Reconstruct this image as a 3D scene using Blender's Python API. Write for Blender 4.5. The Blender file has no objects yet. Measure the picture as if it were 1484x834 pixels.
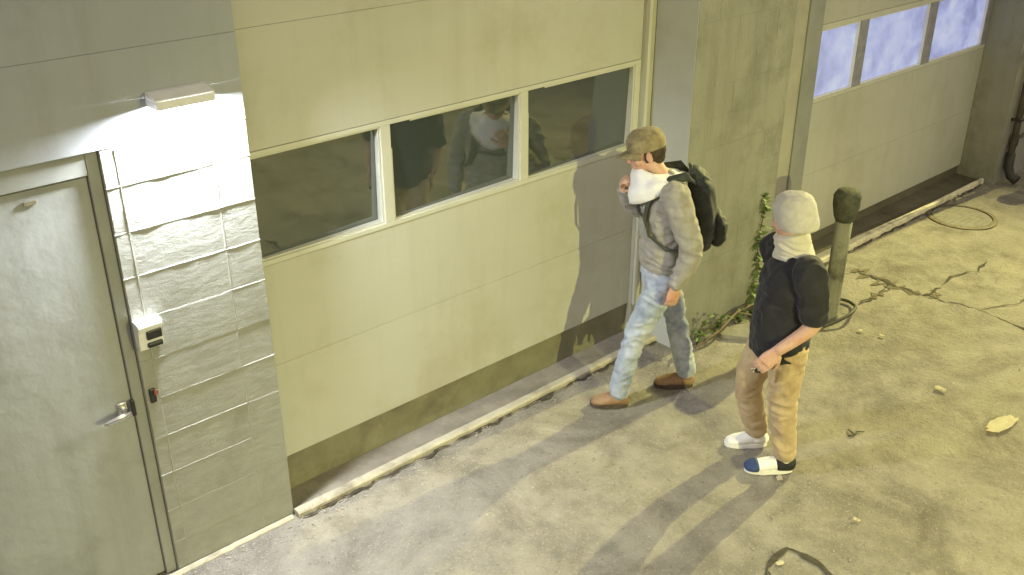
import bpy, bmesh, math, random
import numpy as np
from mathutils import Vector, Matrix, Euler, noise

random.seed(7)
sc = bpy.context.scene
COL = sc.collection

# ------------------------------------------------------------------ camera
cam_data = bpy.data.cameras.new('camera')
cam = bpy.data.objects.new('camera', cam_data)
COL.objects.link(cam)
sc.camera = cam
cam_data.sensor_width = 36.0
cam_data.lens = 1448.63 / 1484 * 36
cam_data.clip_start = 0.05
cam_data.clip_end = 600
PITCH, YAW, ROLL = 0.4574, 0.8401, -0.0018
fw = Vector((math.cos(YAW) * math.cos(PITCH), math.sin(YAW) * math.cos(PITCH), -math.sin(PITCH)))
rt = Vector((math.sin(YAW), -math.cos(YAW), 0))
up = rt.cross(fw)
r2 = math.cos(ROLL) * rt + math.sin(ROLL) * up
u2 = -math.sin(ROLL) * rt + math.cos(ROLL) * up
M = Matrix((r2, u2, -fw)).transposed().to_4x4()
M.translation = Vector((-1.9552, -3.9121, 3.4082))
cam.matrix_world = M

# ------------------------------------------------------------------ night sky (light polluted cloud) and exposure
world = bpy.data.worlds.new('World')
sc.world = world
world.use_nodes = True
wn = world.node_tree.nodes
bg = wn['Background']
bg.inputs['Color'].default_value = (1.0, 0.90, 0.78, 1)
bg.inputs['Strength'].default_value = 0.170
sc.view_settings.view_transform = 'Standard'
sc.view_settings.look = 'None'
sc.view_settings.gamma = 1.0
sc.view_settings.use_curve_mapping = False
sc.view_settings.exposure = 2.0
sc.cycles.use_denoising = True
sc.cycles.max_bounces = 8
sc.cycles.sample_clamp_indirect = 6.0

LAMP_A_STRENGTH = 800.0      # cool white wall pack over the block pier (emissive lens)
LAMP_B_POWER = 1130.0         # yellow lamp further down the alley
LAMP_C_POWER = 285.0         # yellow pole lamp across the alley
B_POS = Vector((10.2, -0.42, 4.6))
C_POS = Vector((1.12, -6.6, 2.65))

# ------------------------------------------------------------------ helpers
def link(o, parent=None):
    COL.objects.link(o)
    if parent is not None:
        o.parent = parent
    return o

def tag(o, label=None, cat=None, group=None, kind=None):
    if label: o['label'] = label
    if cat: o['category'] = cat
    if group: o['group'] = group
    if kind: o['kind'] = kind
    return o

def empty(name, loc, rz=0.0, parent=None):
    o = bpy.data.objects.new(name, None)
    o.empty_display_size = 0.1
    o.location = loc
    o.rotation_euler = (0, 0, rz)
    return link(o, parent)

def finish(name, bm, mat, parent=None, smooth=False, origin=None, auto=None):
    """link a bmesh given in the parent's local space as one mesh object"""
    me = bpy.data.meshes.new(name)
    bmesh.ops.recalc_face_normals(bm, faces=bm.faces[:])
    if origin is not None:
        bmesh.ops.translate(bm, verts=bm.verts[:], vec=-Vector(origin))
    bm.to_mesh(me); bm.free()
    if mat is not None: me.materials.append(mat)
    if smooth:
        me.polygons.foreach_set('use_smooth', [True] * len(me.polygons))
    o = bpy.data.objects.new(name, me)
    if origin is not None: o.location = origin
    link(o, parent)
    return o

def bm_box(bm, x0, x1, y0, y1, z0, z1, bevel=0.0, seg=2):
    r = bmesh.ops.create_cube(bm, size=1.0)
    vs = r['verts']
    bmesh.ops.scale(bm, verts=vs, vec=(x1 - x0, y1 - y0, z1 - z0))
    bmesh.ops.translate(bm, verts=vs, vec=((x0 + x1) / 2, (y0 + y1) / 2, (z0 + z1) / 2))
    if bevel > 0:
        es = list({e for v in vs for e in v.link_edges})
        bmesh.ops.bevel(bm, geom=es, offset=bevel, segments=seg, affect='EDGES', profile=0.5)

def box(name, x0, x1, y0, y1, z0, z1, mat, parent=None, bevel=0.0, seg=2, smooth=False):
    bm = bmesh.new()
    bm_box(bm, x0, x1, y0, y1, z0, z1, bevel, seg)
    return finish(name, bm, mat, parent, smooth, origin=((x0 + x1) / 2, (y0 + y1) / 2, (z0 + z1) / 2))

def bm_tube(bm, pts, rad, n=14, ref=(0, 0, 1), dome=0.5, closed=False):
    """loft along pts; rad entries are a number or (along ref, across ref)"""
    pts = [Vector(p) for p in pts]
    rad = [(r, r) if not isinstance(r, (tuple, list)) else tuple(r) for r in rad]
    N = len(pts)
    ref = Vector(ref)
    rings = []
    def frame(i):
        if closed:
            t = pts[(i + 1) % N] - pts[i - 1]
        elif i == 0: t = pts[1] - pts[0]
        elif i == N - 1: t = pts[-1] - pts[-2]
        else: t = (pts[i + 1] - pts[i]).normalized() + (pts[i] - pts[i - 1]).normalized()
        t.normalize()
        rr = ref
        if abs(t.dot(rr)) > 0.97: rr = Vector((1, 0, 0)) if abs(t.x) < 0.9 else Vector((0, 1, 0))
        u = (rr - t * rr.dot(t)).normalized()
        return t, u, t.cross(u)
    def ring(p, u, v, a, b):
        return [bm.verts.new(p + u * (a * math.cos(2 * math.pi * k / n)) + v * (b * math.sin(2 * math.pi * k / n))) for k in range(n)]
    if not closed and dome > 0:
        t, u, v = frame(0); a, b = rad[0]; m = min(a, b) * dome
        rings.append(ring(pts[0] - t * m, u, v, a * .35, b * .35))
        rings.append(ring(pts[0] - t * m * .65, u, v, a * .75, b * .75))
    for i in range(N):
        t, u, v = frame(i)
        rings.append(ring(pts[i], u, v, *rad[i]))
    if not closed and dome > 0:
        t, u, v = frame(N - 1); a, b = rad[-1]; m = min(a, b) * dome
        rings.append(ring(pts[-1] + t * m * .65, u, v, a * .75, b * .75))
        rings.append(ring(pts[-1] + t * m, u, v, a * .35, b * .35))
    for i in range(len(rings) - 1):
        A, B = rings[i], rings[i + 1]
        for k in range(n):
            bm.faces.new((A[k], A[(k + 1) % n], B[(k + 1) % n], B[k]))
    if closed:
        A, B = rings[-1], rings[0]
        for k in range(n):
            bm.faces.new((A[k], A[(k + 1) % n], B[(k + 1) % n], B[k]))
    else:
        bm.faces.new(list(reversed(rings[0]))); bm.faces.new(rings[-1])

def bm_ell(bm, c, r, rot=None, seg=18, rings=12):
    d = bmesh.ops.create_uvsphere(bm, u_segments=seg, v_segments=rings, radius=1.0)
    m = Matrix.Translation(Vector(c))
    if rot is not None: m = m @ Euler(rot).to_matrix().to_4x4()
    m = m @ Matrix.Diagonal((r[0], r[1], r[2], 1))
    bmesh.ops.transform(bm, matrix=m, verts=d['verts'])
    return d['verts']

def lathe(bm, prof, n=24, centre=(0, 0, 0)):
    c = Vector(centre)
    rings = [[bm.verts.new(c + Vector((r * math.cos(2 * math.pi * k / n), r * math.sin(2 * math.pi * k / n), z))) for k in range(n)] for r, z in prof]
    for A, B in zip(rings, rings[1:]):
        for k in range(n):
            bm.faces.new((A[k], A[(k + 1) % n], B[(k + 1) % n], B[k]))
    bm.faces.new(list(reversed(rings[0]))); bm.faces.new(rings[-1])

# ------------------------------------------------------------------ materials
def newmat(name):
    m = bpy.data.materials.new(name)
    m.use_nodes = True
    nt = m.node_tree
    return m, nt, nt.nodes['Principled BSDF']

def surf(name, c1, c2, scale=4.0, rough=0.7, bump=0.3, bscale=60.0, stretch=(1, 1, 1), fine=None, coords='world',
         c3=None, s3=1.2, metallic=0.0, spec=0.35, bdist=0.004, rvar=0.1, detail=6.0, sheen=0.0, t3=(0.5, 0.68), dark=None, streak=None, speck=False):
    """painted, mineral or woven surface: two tones by noise, optional stain tone, relief on two scales"""
    m, nt, b = newmat(name)
    N, L = nt.nodes, nt.links
    if coords == 'world':
        src = N.new('ShaderNodeNewGeometry').outputs['Position']
    else:
        src = N.new('ShaderNodeTexCoord').outputs['Object']
    mp = N.new('ShaderNodeMapping'); mp.inputs['Scale'].default_value = stretch
    L.new(src, mp.inputs['Vector'])
    n1 = N.new('ShaderNodeTexNoise'); n1.inputs['Scale'].default_value = scale
    n1.inputs['Detail'].default_value = detail; n1.inputs['Roughness'].default_value = 0.62
    L.new(mp.outputs[0], n1.inputs['Vector'])
    rp = N.new('ShaderNodeMapRange'); rp.inputs['From Min'].default_value = 0.32; rp.inputs['From Max'].default_value = 0.68
    L.new(n1.outputs['Fac'], rp.inputs['Value'])
    mx = N.new('ShaderNodeMix'); mx.data_type = 'RGBA'
    mx.inputs['A'].default_value = (*c1, 1); mx.inputs['B'].default_value = (*c2, 1)
    L.new(rp.outputs[0], mx.inputs['Factor'])
    colour = mx.outputs['Result']
    if c3 is not None:
        n3 = N.new('ShaderNodeTexNoise'); n3.inputs['Scale'].default_value = s3; n3.inputs['Detail'].default_value = 8
        n3.inputs['Roughness'].default_value = 0.7
        L.new(src, n3.inputs['Vector'])
        r3 = N.new('ShaderNodeMapRange'); r3.inputs['From Min'].default_value = t3[0]; r3.inputs['From Max'].default_value = t3[1]
        L.new(n3.outputs['Fac'], r3.inputs['Value'])
        m3 = N.new('ShaderNodeMix'); m3.data_type = 'RGBA'
        m3.inputs['B'].default_value = (*c3, 1)
        L.new(r3.outputs[0], m3.inputs['Factor']); L.new(colour, m3.inputs['A'])
        colour = m3.outputs['Result']
    if dark is not None:                       # oil and damp stains with outlines of their own
        n5 = N.new('ShaderNodeTexNoise'); n5.inputs['Scale'].default_value = 1.7; n5.inputs['Detail'].default_value = 9
        n5.inputs['Roughness'].default_value = 0.66; n5.inputs['Distortion'].default_value = .8
        L.new(src, n5.inputs['Vector'])
        r5 = N.new('ShaderNodeMapRange'); r5.inputs['From Min'].default_value = .50; r5.inputs['From Max'].default_value = .72; r5.inputs['To Max'].default_value = .75
        L.new(n5.outputs['Fac'], r5.inputs['Value'])
        m5 = N.new('ShaderNodeMix'); m5.data_type = 'RGBA'; m5.inputs['B'].default_value = (*dark, 1)
        L.new(r5.outputs[0], m5.inputs['Factor']); L.new(colour, m5.inputs['A']); colour = m5.outputs['Result']
    if speck:                                  # light and dark aggregate showing through the worn surface
        for sc7, lo7, hi7, c7, amt in ((70, .60, .70, (.44, .40, .31), .5), (38, .62, .74, (.10, .088, .062), .6), (150, .60, .68, (.48, .44, .35), .4)):
            n7 = N.new('ShaderNodeTexNoise'); n7.inputs['Scale'].default_value = sc7; n7.inputs['Detail'].default_value = 3; n7.inputs['Roughness'].default_value = .55
            L.new(src, n7.inputs['Vector'])
            r7 = N.new('ShaderNodeMapRange'); r7.inputs['From Min'].default_value = lo7; r7.inputs['From Max'].default_value = hi7; r7.inputs['To Max'].default_value = amt
            L.new(n7.outputs['Fac'], r7.inputs['Value'])
            m7 = N.new('ShaderNodeMix'); m7.data_type = 'RGBA'; m7.inputs['B'].default_value = (*c7, 1)
            L.new(r7.outputs[0], m7.inputs['Factor']); L.new(colour, m7.inputs['A']); colour = m7.outputs['Result']
    if streak is not None:                     # runs of dirt down the face
        mp6 = N.new('ShaderNodeMapping'); mp6.inputs['Scale'].default_value = (9, 9, .55); L.new(src, mp6.inputs['Vector'])
        n6 = N.new('ShaderNodeTexNoise'); n6.inputs['Scale'].default_value = 1.0; n6.inputs['Detail'].default_value = 7; n6.inputs['Roughness'].default_value = .6
        L.new(mp6.outputs[0], n6.inputs['Vector'])
        r6 = N.new('ShaderNodeMapRange'); r6.inputs['From Min'].default_value = .50; r6.inputs['From Max'].default_value = .80; r6.inputs['To Max'].default_value = .42
        L.new(n6.outputs['Fac'], r6.inputs['Value'])
        m6 = N.new('ShaderNodeMix'); m6.data_type = 'RGBA'; m6.inputs['B'].default_value = (*streak, 1)
        L.new(r6.outputs[0], m6.inputs['Factor']); L.new(colour, m6.inputs['A']); colour = m6.outputs['Result']
    L.new(colour, b.inputs['Base Color'])
    rr = N.new('ShaderNodeMapRange'); rr.inputs['To Min'].default_value = rough - rvar; rr.inputs['To Max'].default_value = min(1, rough + rvar)
    L.new(n1.outputs['Fac'], rr.inputs['Value']); L.new(rr.outputs[0], b.inputs['Roughness'])
    b.inputs['Metallic'].default_value = metallic
    b.inputs['Specular IOR Level'].default_value = spec
    if sheen: b.inputs['Sheen Weight'].default_value = sheen
    if bump > 0:
        n2 = N.new('ShaderNodeTexNoise'); n2.inputs['Scale'].default_value = bscale; n2.inputs['Detail'].default_value = 5
        n2.inputs['Roughness'].default_value = 0.6
        L.new(mp.outputs[0], n2.inputs['Vector'])
        bp = N.new('ShaderNodeBump'); bp.inputs['Strength'].default_value = bump; bp.inputs['Distance'].default_value = bdist
        L.new(n2.outputs['Fac'], bp.inputs['Height'])
        L.new(bp.outputs[0], b.inputs['Normal'])
        if fine:
            n4 = N.new('ShaderNodeTexNoise'); n4.inputs['Scale'].default_value = fine[0]; n4.inputs['Detail'].default_value = 4
            L.new(mp.outputs[0], n4.inputs['Vector'])
            b2 = N.new('ShaderNodeBump'); b2.inputs['Strength'].default_value = fine[1]; b2.inputs['Distance'].default_value = fine[2]
            L.new(n4.outputs['Fac'], b2.inputs['Height']); L.new(bp.outputs[0], b2.inputs['Normal'])
            L.new(b2.outputs[0], b.inputs['Normal'])
    return m

def emit(name, col, strength, base=(0.8, 0.8, 0.8)):
    m, nt, b = newmat(name)
    b.inputs['Base Color'].default_value = (*base, 1)
    b.inputs['Emission Color'].default_value = (*col, 1)
    b.inputs['Emission Strength'].default_value = strength
    return m

MAT = {}
MAT['block'] = surf('painted_block', (.265, .27, .235), (.32, .325, .285), scale=9, rough=.62, bump=.42, bscale=17, stretch=(.8, 1, 1.6), fine=(160, .45, .002), bdist=.008, c3=(.235, .235, .195), s3=3.0)
MAT['mortar'] = surf('painted_mortar', (.30, .30, .26), (.37, .37, .32), scale=12, bump=.5, bscale=120, bdist=.003)
MAT['wall'] = surf('painted_wall', (.31, .33, .335), (.36, .38, .385), scale=1.6, rough=.6, bump=.35, bscale=14, fine=(140, .35, .0015), bdist=.004, streak=(.25, .255, .235), c3=(.28, .29, .27), s3=1.1)
MAT['pier'] = surf('weathered_pier_paint', (.25, .25, .205), (.31, .31, .25), scale=2.2, rough=.72, bump=.6, bscale=18, fine=(150, .5, .002), bdist=.006, streak=(.15, .145, .10), c3=(.21, .21, .16), s3=2.4, stretch=(1, 1, .5))
MAT['lit_reveal'] = surf('pier_reveal_lamplit', (.45, .465, .45), (.53, .545, .53), scale=4, rough=.6, bump=.4, bscale=24, c3=(.44, .45, .43), s3=2.0)  # paler than the pier: wall lamp's light on this side put into the colour
MAT['dark_base'] = surf('dark_brown_base', (.10, .09, .06), (.16, .145, .10), scale=6, rough=.8, bump=.6, bscale=30, c3=(.07, .06, .04), s3=3)  # dark brown tone for the far door's base wall and apron
MAT['door_cream'] = surf('cream_door_paint', (.45, .45, .375), (.49, .49, .41), scale=1.2, rough=.48, bump=.15, bscale=5, fine=(220, .12, .0008), bdist=.006, c3=(.41, .40, .31), s3=1.6, stretch=(.6, 1, 1.5), streak=(.37, .355, .26))
MAT['door_rail'] = surf('cream_rail_paint', (.50, .50, .41), (.56, .56, .46), scale=6, rough=.5, bump=.1, bscale=90)
MAT['trim'] = surf('jamb_trim_paint', (.38, .37, .28), (.46, .45, .34), scale=5, rough=.6, bump=.3, bscale=40)
MAT['steel_door'] = surf('grey_green_door_paint', (.31, .325, .305), (.36, .375, .35), scale=1.4, rough=.36, bump=.35, bscale=2.6, fine=(60, .06, .001), bdist=.02, spec=.5, streak=(.22, .225, .19), c3=(.25, .26, .235), s3=1.8)
MAT['frame'] = surf('door_frame_paint', (.25, .26, .235), (.31, .32, .29), scale=4, rough=.45, bump=.2, bscale=30)
MAT['stem'] = surf('dirty_base_wall', (.17, .165, .10), (.25, .24, .155), scale=5, rough=.8, bump=.6, bscale=30, bdist=.006, c3=(.14, .125, .085), s3=3)
MAT['apron'] = surf('worn_apron_concrete', (.18, .16, .12), (.29, .26, .20), scale=6, rough=.85, bump=.8, bscale=35, fine=(180, .6, .002), bdist=.008, c3=(.16, .14, .105), s3=2.5)
MAT['nosing'] = surf('pale_concrete_edge', (.60, .555, .39), (.74, .69, .50), scale=9, rough=.8, bump=.7, bscale=40, bdist=.006, c3=(.30, .265, .185), s3=7)
MAT['dull_nosing'] = surf('dull_concrete_edge', (.40, .365, .26), (.52, .48, .345), scale=9, rough=.85, bump=.7, bscale=40, bdist=.006, c3=(.24, .21, .15), s3=5)
MAT['ground'] = surf('rough_alley_pavement', (.160, .146, .120), (.305, .281, .230), scale=5.5, rough=.9, bump=1.0, bscale=30, fine=(120, 1.0, .004), bdist=.012, c3=(.345, .315, .245), s3=.9, detail=11, t3=(.45, .70), dark=(.105, .09, .066), speck=True)
MAT['crack'] = surf('crack_dirt', (.035, .03, .022), (.08, .07, .05), scale=20, rough=.95, bump=.8, bscale=80)
MAT['stone'] = surf('grit', (.22, .20, .16), (.50, .46, .38), scale=30, rough=.9, bump=.3, bscale=200)
MAT['slab'] = surf('grey_slab', (.17, .16, .13), (.25, .235, .19), scale=14, rough=.85, bump=.5, bscale=70)
MAT['rust'] = surf('rusty_iron', (.10, .085, .06), (.20, .17, .12), scale=18, rough=.7, bump=.5, bscale=80, metallic=.5)
MAT['black_metal'] = surf('black_metal', (.025, .024, .022), (.05, .047, .04), scale=15, rough=.55, bump=.3, bscale=70)
MAT['pipe'] = surf('dark_pipe_paint', (.07, .065, .05), (.12, .11, .085), scale=10, rough=.55, bump=.2, bscale=60)
MAT['bollard'] = surf('bollard_paint', (.14, .14, .095), (.27, .265, .19), scale=7, rough=.7, bump=.5, bscale=30, stretch=(1.6, 1.6, .35), c3=(.07, .07, .045), s3=5)
MAT['bollard_cap'] = surf('bollard_cap_dark', (.045, .05, .033), (.11, .11, .078), scale=16, rough=.9, bump=1.0, bscale=38, bdist=.012)
MAT['chrome'] = surf('brushed_steel', (.62, .62, .62), (.74, .74, .74), scale=30, rough=.25, bump=.03, bscale=200, metallic=1.0, coords='object')
MAT['white_plastic'] = surf('white_plastic', (.70, .70, .68), (.78, .78, .76), scale=20, rough=.4, bump=.02, bscale=100, coords='object')
MAT['dark_plastic'] = surf('dark_plastic', (.02, .02, .022), (.04, .04, .042), scale=20, rough=.35, bump=.02, bscale=100, coords='object')
MAT['red_plastic'] = surf('red_button', (.25, .07, .05), (.32, .10, .07), scale=20, rough=.45, bump=.02, bscale=100, coords='object')
MAT['paper'] = surf('pale_paper', (.72, .66, .46), (.82, .78, .62), scale=30, rough=.85, bump=.6, bscale=60, bdist=.006)
MAT['leaf'] = surf('weed_leaf', (.075, .12, .028), (.14, .19, .055), scale=30, rough=.6, bump=.2, bscale=90)
MAT['dry'] = surf('dry_stem', (.10, .08, .045), (.20, .16, .09), scale=40, rough=.8, bump=.3, bscale=120)
MAT['cable'] = surf('dark_cable', (.03, .032, .026), (.07, .07, .055), scale=25, rough=.6, bump=.2, bscale=120)
MAT['lamp_lens'] = emit('wall_pack_lens', (.86, .90, 1.0), LAMP_A_STRENGTH)
MAT['lamp_glow'] = emit('sodium_lens', (1.0, .82, .40), 8.0)

# dark glazing: mirror-like front with a slightly wavy sheet
def glass_mat():
    m, nt, b = newmat('dark_window_glass')
    N, L = nt.nodes, nt.links
    b.inputs['Base Color'].default_value = (.050, .062, .055, 1)
    b.inputs['Roughness'].default_value = 0.06
    b.inputs['IOR'].default_value = 2.4
    g = N.new('ShaderNodeNewGeometry')
    n = N.new('ShaderNodeTexNoise'); n.inputs['Scale'].default_value = 3.0; n.inputs['Detail'].default_value = 2
    L.new(g.outputs['Position'], n.inputs['Vector'])
    n2 = N.new('ShaderNodeTexNoise'); n2.inputs['Scale'].default_value = 9.0; n2.inputs['Detail'].default_value = 7
    L.new(g.outputs['Position'], n2.inputs['Vector'])
    r = N.new('ShaderNodeMapRange'); r.inputs['From Min'].default_value = .4; r.inputs['From Max'].default_value = .75
    r.inputs['To Min'].default_value = .015; r.inputs['To Max'].default_value = .09
    L.new(n2.outputs['Fac'], r.inputs['Value']); L.new(r.outputs[0], b.inputs['Roughness'])
    bp = N.new('ShaderNodeBump'); bp.inputs['Strength'].default_value = .25; bp.inputs['Distance'].default_value = .006
    L.new(n.outputs['Fac'], bp.inputs['Height']); L.new(bp.outputs[0], b.inputs['Normal'])
    return m
MAT['glass'] = glass_mat()

# lit frosted glazing: uneven bluish light from the room behind
def lit_mat():
    m, nt, b = newmat('lit_frosted_glass')
    N, L = nt.nodes, nt.links
    g = N.new('ShaderNodeNewGeometry')
    n = N.new('ShaderNodeTexNoise'); n.inputs['Scale'].default_value = 3.2; n.inputs['Detail'].default_value = 10; n.inputs['Roughness'].default_value = .62
    n.inputs['Distortion'].default_value = .35
    L.new(g.outputs['Position'], n.inputs['Vector'])
    cr = N.new('ShaderNodeValToRGB')
    cr.color_ramp.elements[0].position = .33; cr.color_ramp.elements[0].color = (.22, .25, .60, 1)
    cr.color_ramp.elements[1].position = .68; cr.color_ramp.elements[1].color = (.66, .74, 1.0, 1)
    e = cr.color_ramp.elements.new(.48); e.color = (.40, .46, .88, 1)
    L.new(n.outputs['Fac'], cr.inputs['Fac'])
    b.inputs['Base Color'].default_value = (.25, .27, .32, 1)
    b.inputs['Roughness'].default_value = .35
    L.new(cr.outputs['Color'], b.inputs['Emission Color'])
    b.inputs['Emission Strength'].default_value = .155
    bp = N.new('ShaderNodeBump'); bp.inputs['Strength'].default_value = .5; bp.inputs['Distance'].default_value = .006
    L.new(n.outputs['Fac'], bp.inputs['Height']); L.new(bp.outputs[0], b.inputs['Normal'])
    return m
MAT['lit'] = lit_mat()

# ------------------------------------------------------------------ ground: one sheet, fine near the camera's view
def axis(lo, hi, step, far):
    a = list(np.arange(lo, hi + 1e-6, step))
    g = step; x = hi
    while x < far:
        g *= 1.5; x += g; a.append(x)
    g = step; x = lo
    while x > -far:
        g *= 1.5; x -= g; a.insert(0, x)
    return a
gx = axis(-1.5, 9.0, 0.045, 180)
gy = [v for v in axis(-3.4, 0.4, 0.045, 180)]
nx, ny = len(gx), len(gy)
gv = []
for y in gy:
    for x in gx:
        near = -2.5 < x < 10 and -5 < y < 0.6
        z = 0.0
        if near:
            z = 0.010 * noise.noise(Vector((x * .9, y * .9, 1.0))) + 0.006 * noise.noise(Vector((x * 3.1, y * 3.1, 4.0))) + 0.003 * noise.noise(Vector((x * 8.5, y * 8.5, 2.0)))
            if abs(y) < .35 or y > 0: z *= .5
        gv.append((x, y, z - 0.004))
gf = []
for j in range(ny - 1):
    for i in range(nx - 1):
        a = j * nx + i
        gf.append((a, a + 1, a + nx + 1, a + nx))
gm = bpy.data.meshes.new('ground'); gm.from_pydata(gv, [], gf); gm.materials.append(MAT['ground'])
gm.polygons.foreach_set('use_smooth', [True] * len(gm.polygons))
ground = link(bpy.data.objects.new('ground', gm)); ground['kind'] = 'structure'

MAT['soil'] = surf('packed_soil', (.105, .088, .055), (.19, .165, .11), scale=22, rough=.95, bump=1.0, bscale=60, bdist=.01)
def ribbon(name, pts, w, mat, parent, z=0.006, jit=0.35, step=0.035, seed=0):
    rnd = random.Random(seed)
    dense = []
    for a, b in zip(pts, pts[1:]):
        a, b = Vector((*a, 0)), Vector((*b, 0))
        n = max(2, int((b - a).length / step))
        for k in range(n): dense.append(a.lerp(b, k / n))
    dense.append(Vector((*pts[-1], 0)))
    bm = bmesh.new(); prev = None
    for i, p in enumerate(dense):
        t = (dense[min(i + 1, len(dense) - 1)] - dense[max(i - 1, 0)]).normalized()
        nn = Vector((-t.y, t.x, 0))
        off = noise.noise(Vector((i * .41, seed, 0))) * w * 1.6 + rnd.uniform(-.3, .3) * w
        ww = w * max(.12, .75 + 1.5 * noise.noise(Vector((i * .27, seed * 3.1, 7))) + rnd.uniform(-jit, jit)) * (0.25 if i in (0, len(dense) - 1) else 1)
        c = p + nn * off + Vector((0, 0, z))
        cur = (bm.verts.new(c + nn * ww * .5), bm.verts.new(c - nn * ww * .5))
        if prev: bm.faces.new((prev[0], cur[0], cur[1], prev[1]))
        prev = cur
    return finish(name, bm, mat, parent)

cr_specs = [
    ([(4.915, -.30), (4.90, -.50), (4.885, -.679), (4.882, -.964)], .030),
    ([(4.882, -.964), (4.93, -1.16), (4.97, -1.349), (4.912, -1.70), (4.88, -2.1), (4.95, -2.7)], .022),
    ([(5.11, -.975), (4.99, -.96), (4.882, -.964)], .028),
    ([(4.41, -.69), (4.62, -.72), (4.86, -.69)], .018),
    ([(1.50, -1.92), (1.60, -1.90), (1.704, -1.895), (1.72, -2.0), (1.706, -2.137), (1.70, -2.35)], .024),
    ([(1.50, -1.92), (1.38, -1.98), (1.2, -2.2)], .020),
    ([(1.60, -1.90), (1.62, -1.86)], .016),
    ([(5.11, -.975), (5.35, -.93), (5.6, -1.02), (5.9, -.98)], .014),
]
cr_specs += [
    ([(4.97, -1.349), (5.3, -1.5), (5.55, -1.48), (6.0, -1.7)], .010),
    ([(.02, -.062), (.8, -.066), (1.5, -.064), (2.2, -.068), (2.84, -.066)], .020),
    ([(4.75, -.145), (5.6, -.140), (6.4, -.142), (7.6, -.14)], .022),
]
for i, (pts, w) in enumerate(cr_specs):
    ribbon('crack', pts, w, MAT['crack'], ground, seed=i, z=0.004 + .0005 * i)

for i, (pts, w) in enumerate([([(4.92, -.34), (4.90, -.55), (4.86, -.72), (4.89, -.93)], .085), ([(5.06, -.96), (4.95, -.99), (4.88, -1.02)], .07), ([(4.90, -.70), (4.70, -.72), (4.55, -.71)], .05)]):
    ribbon('soil_patch', pts, w, MAT['soil'], ground, seed=60 + i, z=.0022 + .0004 * i, step=.02)

# ------------------------------------------------------------------ the building
DP = 0.145            # plane of the overhead doors
bld = empty('garage_building', (0, 0.2, 0))
tag(bld, 'olive cream painted garage building with two overhead doors and block piers', 'building')
BO = Vector((0, 0.2, 0))
def bbox(name, x0, x1, y0, y1, z0, z1, mat, parent=None, **k):
    """box in world coordinates under the building or one of its (unmoved) parts"""
    par = parent or bld
    off = BO if par is bld else BO + par.location
    return box(name, x0 - off.x, x1 - off.x, y0 - off.y, y1 - off.y, z0 - off.z, z1 - off.z, mat, par, **k)
def part(name, loc):
    e = bpy.data.objects.new(name, None); e.empty_display_size = .1
    e.location = Vector(loc) - BO
    return link(e, bld)

# --- plain walls (left of the steel door, lintels, above the doors, far right)
bbox('wall', -7.0, -1.72, 0.0, .30, -.02, 2.147, MAT['wall'])
bbox('lintel', -7.0, 0.0, 0.0, .30, 2.15, 2.5262, MAT['wall'], bevel=.0015)
bbox('wall', -7.0, 0.0, .001, .30, 2.527, 4.6, MAT['wall'], bevel=.0015)
bbox('wall', 0.0, 2.855, .02, .30, 3.02, 4.6, MAT['wall'])
bbox('wall', 3.88, 7.66, .02, .30, 3.02, 4.6, MAT['wall'])
bbox('roof_edge', -7.1, 14.1, -.32, .40, 4.603, 4.75, MAT['trim'], bevel=.01)
bbox('wall', 8.6, 14.0, -.10, .30, -.02, 4.6, MAT['wall'])
bbox('side_wall', 13.7, 14.0, .303, 6.0, -.02, 4.6, MAT['wall'])
bbox('side_wall', -7.0, -6.7, .303, 6.0, -.02, 4.6, MAT['wall'])
bbox('floor_slab', -6.7, 13.7, .303, 6.0, -.1, .05, MAT['slab'])
bbox('roof', -7.0, 14.0, .303, 6.2, 4.45, 4.6, MAT['slab'])
bbox('back_wall', -7.0, 14.0, 6.003, 6.2, -.02, 4.44, MAT['wall'])

# --- block work: alike blocks share mesh data
_bcache = {}
def block_mesh(w, h, bev, seed):
    key = (round(w, 3), round(h, 3), bev, seed)
    if key not in _bcache:
        bm = bmesh.new()
        bm_box(bm, -w / 2, w / 2, -.045, .045, -h / 2, h / 2, bev, 2)
        rnd = random.Random(seed)
        for v in bm.verts:
            v.co += Vector((rnd.uniform(-1, 1), rnd.uniform(-1, 1), rnd.uniform(-1, 1))) * bev * .22
        me = bpy.data.meshes.new('block'); bmesh.ops.recalc_face_normals(bm, faces=bm.faces[:]); bm.to_mesh(me); bm.free()
        _bcache[key] = me
    return _bcache[key]
def blocks(parent, spans_of_row, z_edges, yf, mat, joint, bev, jy=.0015, seed=1):
    rnd = random.Random(seed)
    for r, (za, zb) in enumerate(zip(z_edges, z_edges[1:])):
        for xa, xb in spans_of_row(r):
            w, h = xb - xa - joint, zb - za - joint
            me = block_mesh(w, h, bev, rnd.randrange(4))
            if not me.materials: me.materials.append(mat)
            o = bpy.data.objects.new('block', me)
            o.location = Vector(((xa + xb) / 2, yf + .045 + rnd.uniform(-jy, jy), (za + zb) / 2)) - BO - parent.location
            link(o, parent)

S = 0.2032
pier1 = part('pier', (-.32, 0, 0))
z1 = [-.02] + [.361 - S + .012] + [.361 + S * i for i in range(9)] + [2.147]
bbox('mortar_bed', -.645, -.001, .007, .30, -.02, 2.1475, MAT['mortar'], pier1)
blocks(pier1, lambda r: [(-.645, -.583), (-.583, -.173), (-.173, 0.0)], z1, 0.0, MAT['block'], .004, .0015, seed=3)
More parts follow.
